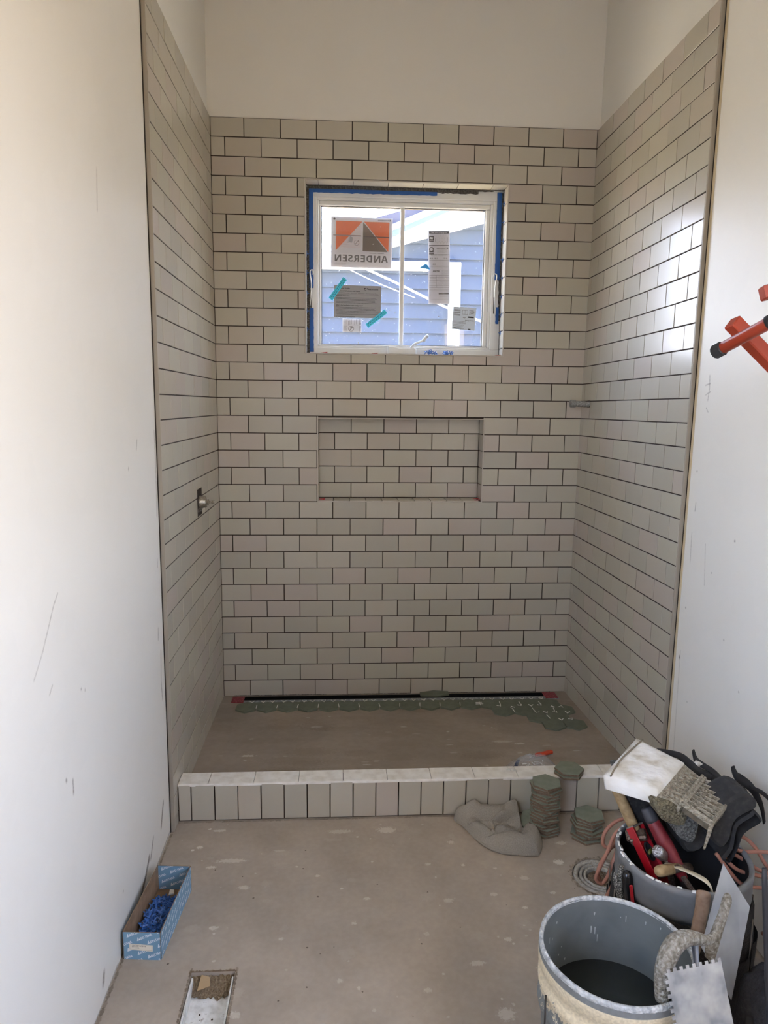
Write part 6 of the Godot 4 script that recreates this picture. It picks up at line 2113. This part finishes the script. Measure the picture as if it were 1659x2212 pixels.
# ---------------------------------------------------------------- cords, bag, small things
func build_clutter() -> void:
	var cord := mat("cord", rgb(158, 108, 88), 0.6)
	var loops := [
		[[1.345, 0.335, 1.60], [1.318, 0.325, 1.602], [1.288, 0.314, 1.605], [1.262, 0.290, 1.61], [1.256, 0.262, 1.615], [1.268, 0.252, 1.62], [1.288, 0.258, 1.618], [1.30, 0.285, 1.612], [1.33, 0.325, 1.60]],
		[[1.325, 0.338, 1.612], [1.304, 0.311, 1.63], [1.282, 0.286, 1.64], [1.263, 0.258, 1.64], [1.241, 0.224, 1.645], [1.234, 0.199, 1.648], [1.241, 0.179, 1.65], [1.256, 0.179, 1.65], [1.269, 0.214, 1.645], [1.284, 0.258, 1.64], [1.298, 0.305, 1.63], [1.33, 0.34, 1.61]],
		[[1.31, 0.325, 1.63], [1.272, 0.31, 1.65], [1.251, 0.268, 1.66], [1.229, 0.22, 1.665], [1.222, 0.196, 1.667], [1.240, 0.185, 1.668], [1.258, 0.215, 1.665], [1.28, 0.267, 1.65], [1.305, 0.32, 1.63]],
		[[1.285, 0.262, 1.66], [1.274, 0.22, 1.67], [1.262, 0.180, 1.675], [1.244, 0.15, 1.68], [1.222, 0.12, 1.69], [1.216, 0.07, 1.70], [1.222, 0.02, 1.70], [1.24, -0.03, 1.68], [1.28, -0.034, 1.62], [1.36, -0.034, 1.56]],
		[[1.50, 0.37, 1.72], [1.552, 0.360, 1.75], [1.583, 0.334, 1.755], [1.606, 0.298, 1.76], [1.626, 0.267, 1.765], [1.648, 0.22, 1.77], [1.652, 0.10, 1.76]],
		[[1.49, 0.345, 1.74], [1.543, 0.327, 1.757], [1.60, 0.325, 1.76], [1.645, 0.315, 1.77], [1.66, 0.26, 1.79]],
		[[1.495, 0.334, 1.75], [1.541, 0.315, 1.767], [1.584, 0.287, 1.775], [1.625, 0.273, 1.78], [1.66, 0.262, 1.80]],
		[[1.49, 0.330, 1.76], [1.522, 0.298, 1.785], [1.575, 0.283, 1.79], [1.626, 0.268, 1.79], [1.66, 0.25, 1.80]],
		[[1.47, 0.338, 1.78], [1.525, 0.272, 1.80], [1.575, 0.258, 1.80], [1.627, 0.252, 1.80], [1.66, 0.24, 1.82]],
		[[1.62, 0.10, 1.76], [1.645, 0.15, 1.80], [1.65, 0.24, 1.82], [1.66, 0.15, 1.86], [1.655, 0.0, 1.87], [1.62, -0.034, 1.85], [1.55, -0.034, 1.95]]]
	var cd := thing("extension_cord", "dusty orange extension cord looped through and over the tool bucket", "cord", Vector3(1.36, FLOOR, 1.60))
	for l in loops:
		var st := start(true)
		var pts := []
		for q in l:
			pts.append(Vector3(q[0], q[1], q[2]) - cd.position)
		tube(st, smooth_path(pts, 7), [0.0047], 10)
		obj("loop", st, cord, cd)

	# soft black bag beside the buckets
	var bag := thing("tool_bag", "slumped black fabric tool bag on the floor right of the near bucket", "bag", Vector3(1.47, FLOOR, 2.07))
	var st := start(true)
	var lump := func(i: int, k: int) -> Vector3:
		var v := float(i) / 22.0
		var t := TAU * k / 48.0
		var r := sin(v * PI * 0.5 + 0.02)
		var fold := 1.0 + 0.10 * sin(t * 5.0 + v * 7.0) * v + 0.16 * nz.get_noise_3d(cos(t) * 70.0, sin(t) * 70.0, v * 120.0)
		return Vector3(cos(t) * 0.105 * r * fold, 0.30 * (1.0 - pow(v, 2.2)) + 0.012 * nz.get_noise_3d(cos(t) * 120.0, v * 160.0, sin(t) * 120.0), sin(t) * 0.13 * r * fold)
	for i in 22:
		for k in 48:
			quad(st, lump.call(i, k), lump.call(i, k + 1), lump.call(i + 1, k + 1), lump.call(i + 1, k), Vector3(cos(TAU * k / 48.0), 0.4, sin(TAU * k / 48.0)))
	obj("body", st, mottled("bag cloth", [[0.0, rgb(22, 22, 25)], [0.6, rgb(38, 38, 42)], [1.0, rgb(64, 63, 64)]], 0.9, 0.12, 0.03, 4, 0.3), bag)
	for e in [[[-0.085, 0.235, 0.02], [-0.11, 0.19, 0.06], [-0.10, 0.10, 0.10], [-0.06, 0.02, 0.13]], [[-0.07, 0.20, 0.06], [-0.02, 0.235, 0.09], [0.04, 0.20, 0.11]], [[-0.10, 0.14, 0.07], [-0.05, 0.155, 0.118], [0.0, 0.14, 0.135], [0.05, 0.11, 0.13]], [[-0.095, 0.095, 0.09], [-0.04, 0.10, 0.13], [0.03, 0.085, 0.14]]]:
		var pts := []
		for q in e:
			pts.append(Vector3(q[0], q[1], q[2]))
		st = start(true)
		tube(st, smooth_path(pts), [0.008, 0.011, 0.009], 10, 0.4)
		obj("strap", st, mats["webbing"], bag)
	var bar := thing("pry_bar", "thin dark metal bar standing upright beside the black tool bag", "bar", Vector3(1.37, FLOOR, 2.235))
	st = start(true)
	rod(st, Vector3(0.002, 0.0, 0), Vector3(-0.018, 0.60, -0.09), [[0.0, 0.004], [0.03, 0.0052], [0.97, 0.0052], [1.0, 0.004]], 10)
	obj("shaft", st, mat("bar metal", rgb(54, 54, 56), 0.5, 0.5), bar)
	bar.position = Vector3(1.366, FLOOR, 2.235)

	# clear bag with spacers, orange knife
	var pb := thing("plastic_bag", "crumpled clear plastic bag of white spacers lying inside the curb", "bag", Vector3(1.296, pan_y(1.296, 0.81), 0.815))
	var film := mat("film", Color(0.9, 0.91, 0.92, 0.2), 0.3)
	film.transparency = BaseMaterial3D.TRANSPARENCY_ALPHA
	st = start(true)
	var bl := func(i: int, k: int) -> Vector3:
		var v := float(i) / 14.0
		var t := TAU * k / 40.0
		var r := pow(v, 0.8)
		var w := 1.0 + 0.22 * nz.get_noise_2d(cos(t) * 130.0, sin(t) * 130.0)
		return Vector3(cos(t) * 0.098 * r * w, (0.052 + 0.02 * nz.get_noise_2d(cos(t) * r * 150.0 + 20.0, sin(t) * r * 150.0)) * (1.0 - pow(v, 2.0)) + 0.001, sin(t) * 0.062 * r * w)
	for i in 14:
		for k in 40:
			quad(st, bl.call(i, k), bl.call(i, k + 1), bl.call(i + 1, k + 1), bl.call(i + 1, k), Vector3.UP)
	obj("film", st, film, pb)
	st = start(true)
	tube(st, smooth_path([Vector3(-0.092, 0.006, 0.03), Vector3(-0.075, 0.02, 0.02), Vector3(-0.062, 0.032, 0.0), Vector3(-0.05, 0.03, -0.02)]), [0.004, 0.007, 0.006, 0.003], 8, 0.4)
	obj("header_card", st, mat("header blue", rgb(44, 52, 74), 0.6), pb)
	st = start()
	for k in 18:
		var q := Vector3(rng.randf_range(-0.05, 0.05), rng.randf_range(0.004, 0.02), rng.randf_range(-0.03, 0.03))
		box(st, q, Vector3(0.018, 0.003, 0.003), 0.0, Basis.from_euler(Vector3(rng.randf() * 2.0, rng.randf() * TAU, rng.randf())))
	var inn := obj("contents", st, mats["white plastic"], pb)
	inn.set_meta("kind", "stuff")
	var kn := thing("utility_knife", "orange-red utility knife lying on the shower floor behind the plastic bag", "knife", Vector3(1.363, pan_y(1.363, 0.706), 0.706))
	kn.rotation.y = 0.35
	st = start()
	box(st, Vector3(0.006, 0.009, 0), Vector3(0.082, 0.014, 0.017), 0.004)
	obj("handle", st, mat("knife orange", rgb(190, 66, 34), 0.45), kn)
	st = start()
	box(st, Vector3(-0.044, 0.009, 0), Vector3(0.02, 0.002, 0.011), 0.0004)
	obj("blade", st, mats["chrome"], kn)
	for e in [[Vector3(1.172, 0.1025, 0.931), 0.4, "white cross spacer on the curb, the left one of two"], [Vector3(1.1885, 0.1025, 0.937), 1.0, "white cross spacer on the curb, the right one of two"], [Vector3(1.318, pan_y(1.318, 0.715) + 0.003, 0.715), 0.2, "white cross spacer on the shower floor beside the orange knife"]]:
		st = start()
		box(st, Vector3.ZERO, Vector3(0.022, 0.0035, 0.0032), 0.0005)
		box(st, Vector3.ZERO, Vector3(0.0032, 0.0035, 0.022), 0.0005)
		var sp := obj("cross_spacer", st, mats["white plastic"])
		sp.position = e[0]
		sp.rotation.y = e[1]
		tag(sp, e[2], "tile spacer", "white cross spacers left lying")

	# rust-red tool frame; the bars and wall fixing out of view are added
	var rust := mat("rust red", rgb(150, 58, 38), 0.35)
	var base := Vector3(1.70, 1.45, 2.1)
	var ar := thing("rust_red_tool_frame", "rust-red metal tool frame with black end cap at the right, its hold on the wall added", "tool_frame", base)
	st = start(true)
	tube(st, PackedVector3Array([Vector3(1.309, 1.517, 1.904), Vector3(1.40, 1.609, 2.10), Vector3(1.60, 1.81, 2.53), Vector3(1.693, 1.90, 2.72)]), [0.0118], 20)
	obj("tube", st, rust, ar)
	st = start()
	var capx := along(Vector3(1.3060, 1.514, 1.8975), Vector3(1.3155, 1.5235, 1.9178))
	lathe(st, [Vector2(0.0, 0.0), Vector2(0.0125, 0.0), Vector2(0.0145, 0.003), Vector2(0.0145, 0.019), Vector2(0.012, 0.021)], 14, capx)
	obj("end_cap", st, mats["black rubber"], ar)
	st = start(true)
	var collar := along(Vector3(1.352, 1.5605, 1.997), Vector3(1.36, 1.5685, 2.014))
	lathe(st, [Vector2(0.0118, 0.0), Vector2(0.0145, 0.001), Vector2(0.0145, 0.015), Vector2(0.0118, 0.016)], 18, collar)
	obj("collar", st, mats["black rubber"], ar)
	for e in [[Vector3(1.352, 1.578, 1.87), Vector3(1.70, 1.275, 1.87), 0.028], [Vector3(1.366, 1.622, 1.945), Vector3(1.705, 1.70, 1.96), 0.026]]:
		var bx := along(e[0], e[1])
		st = start()
		box(st, (e[0] + e[1]) * 0.5, Vector3(e[2], e[0].distance_to(e[1]), e[2]), 0.0025, bx.basis)
		obj("bar", st, rust, ar)
	shifted(ar, base)
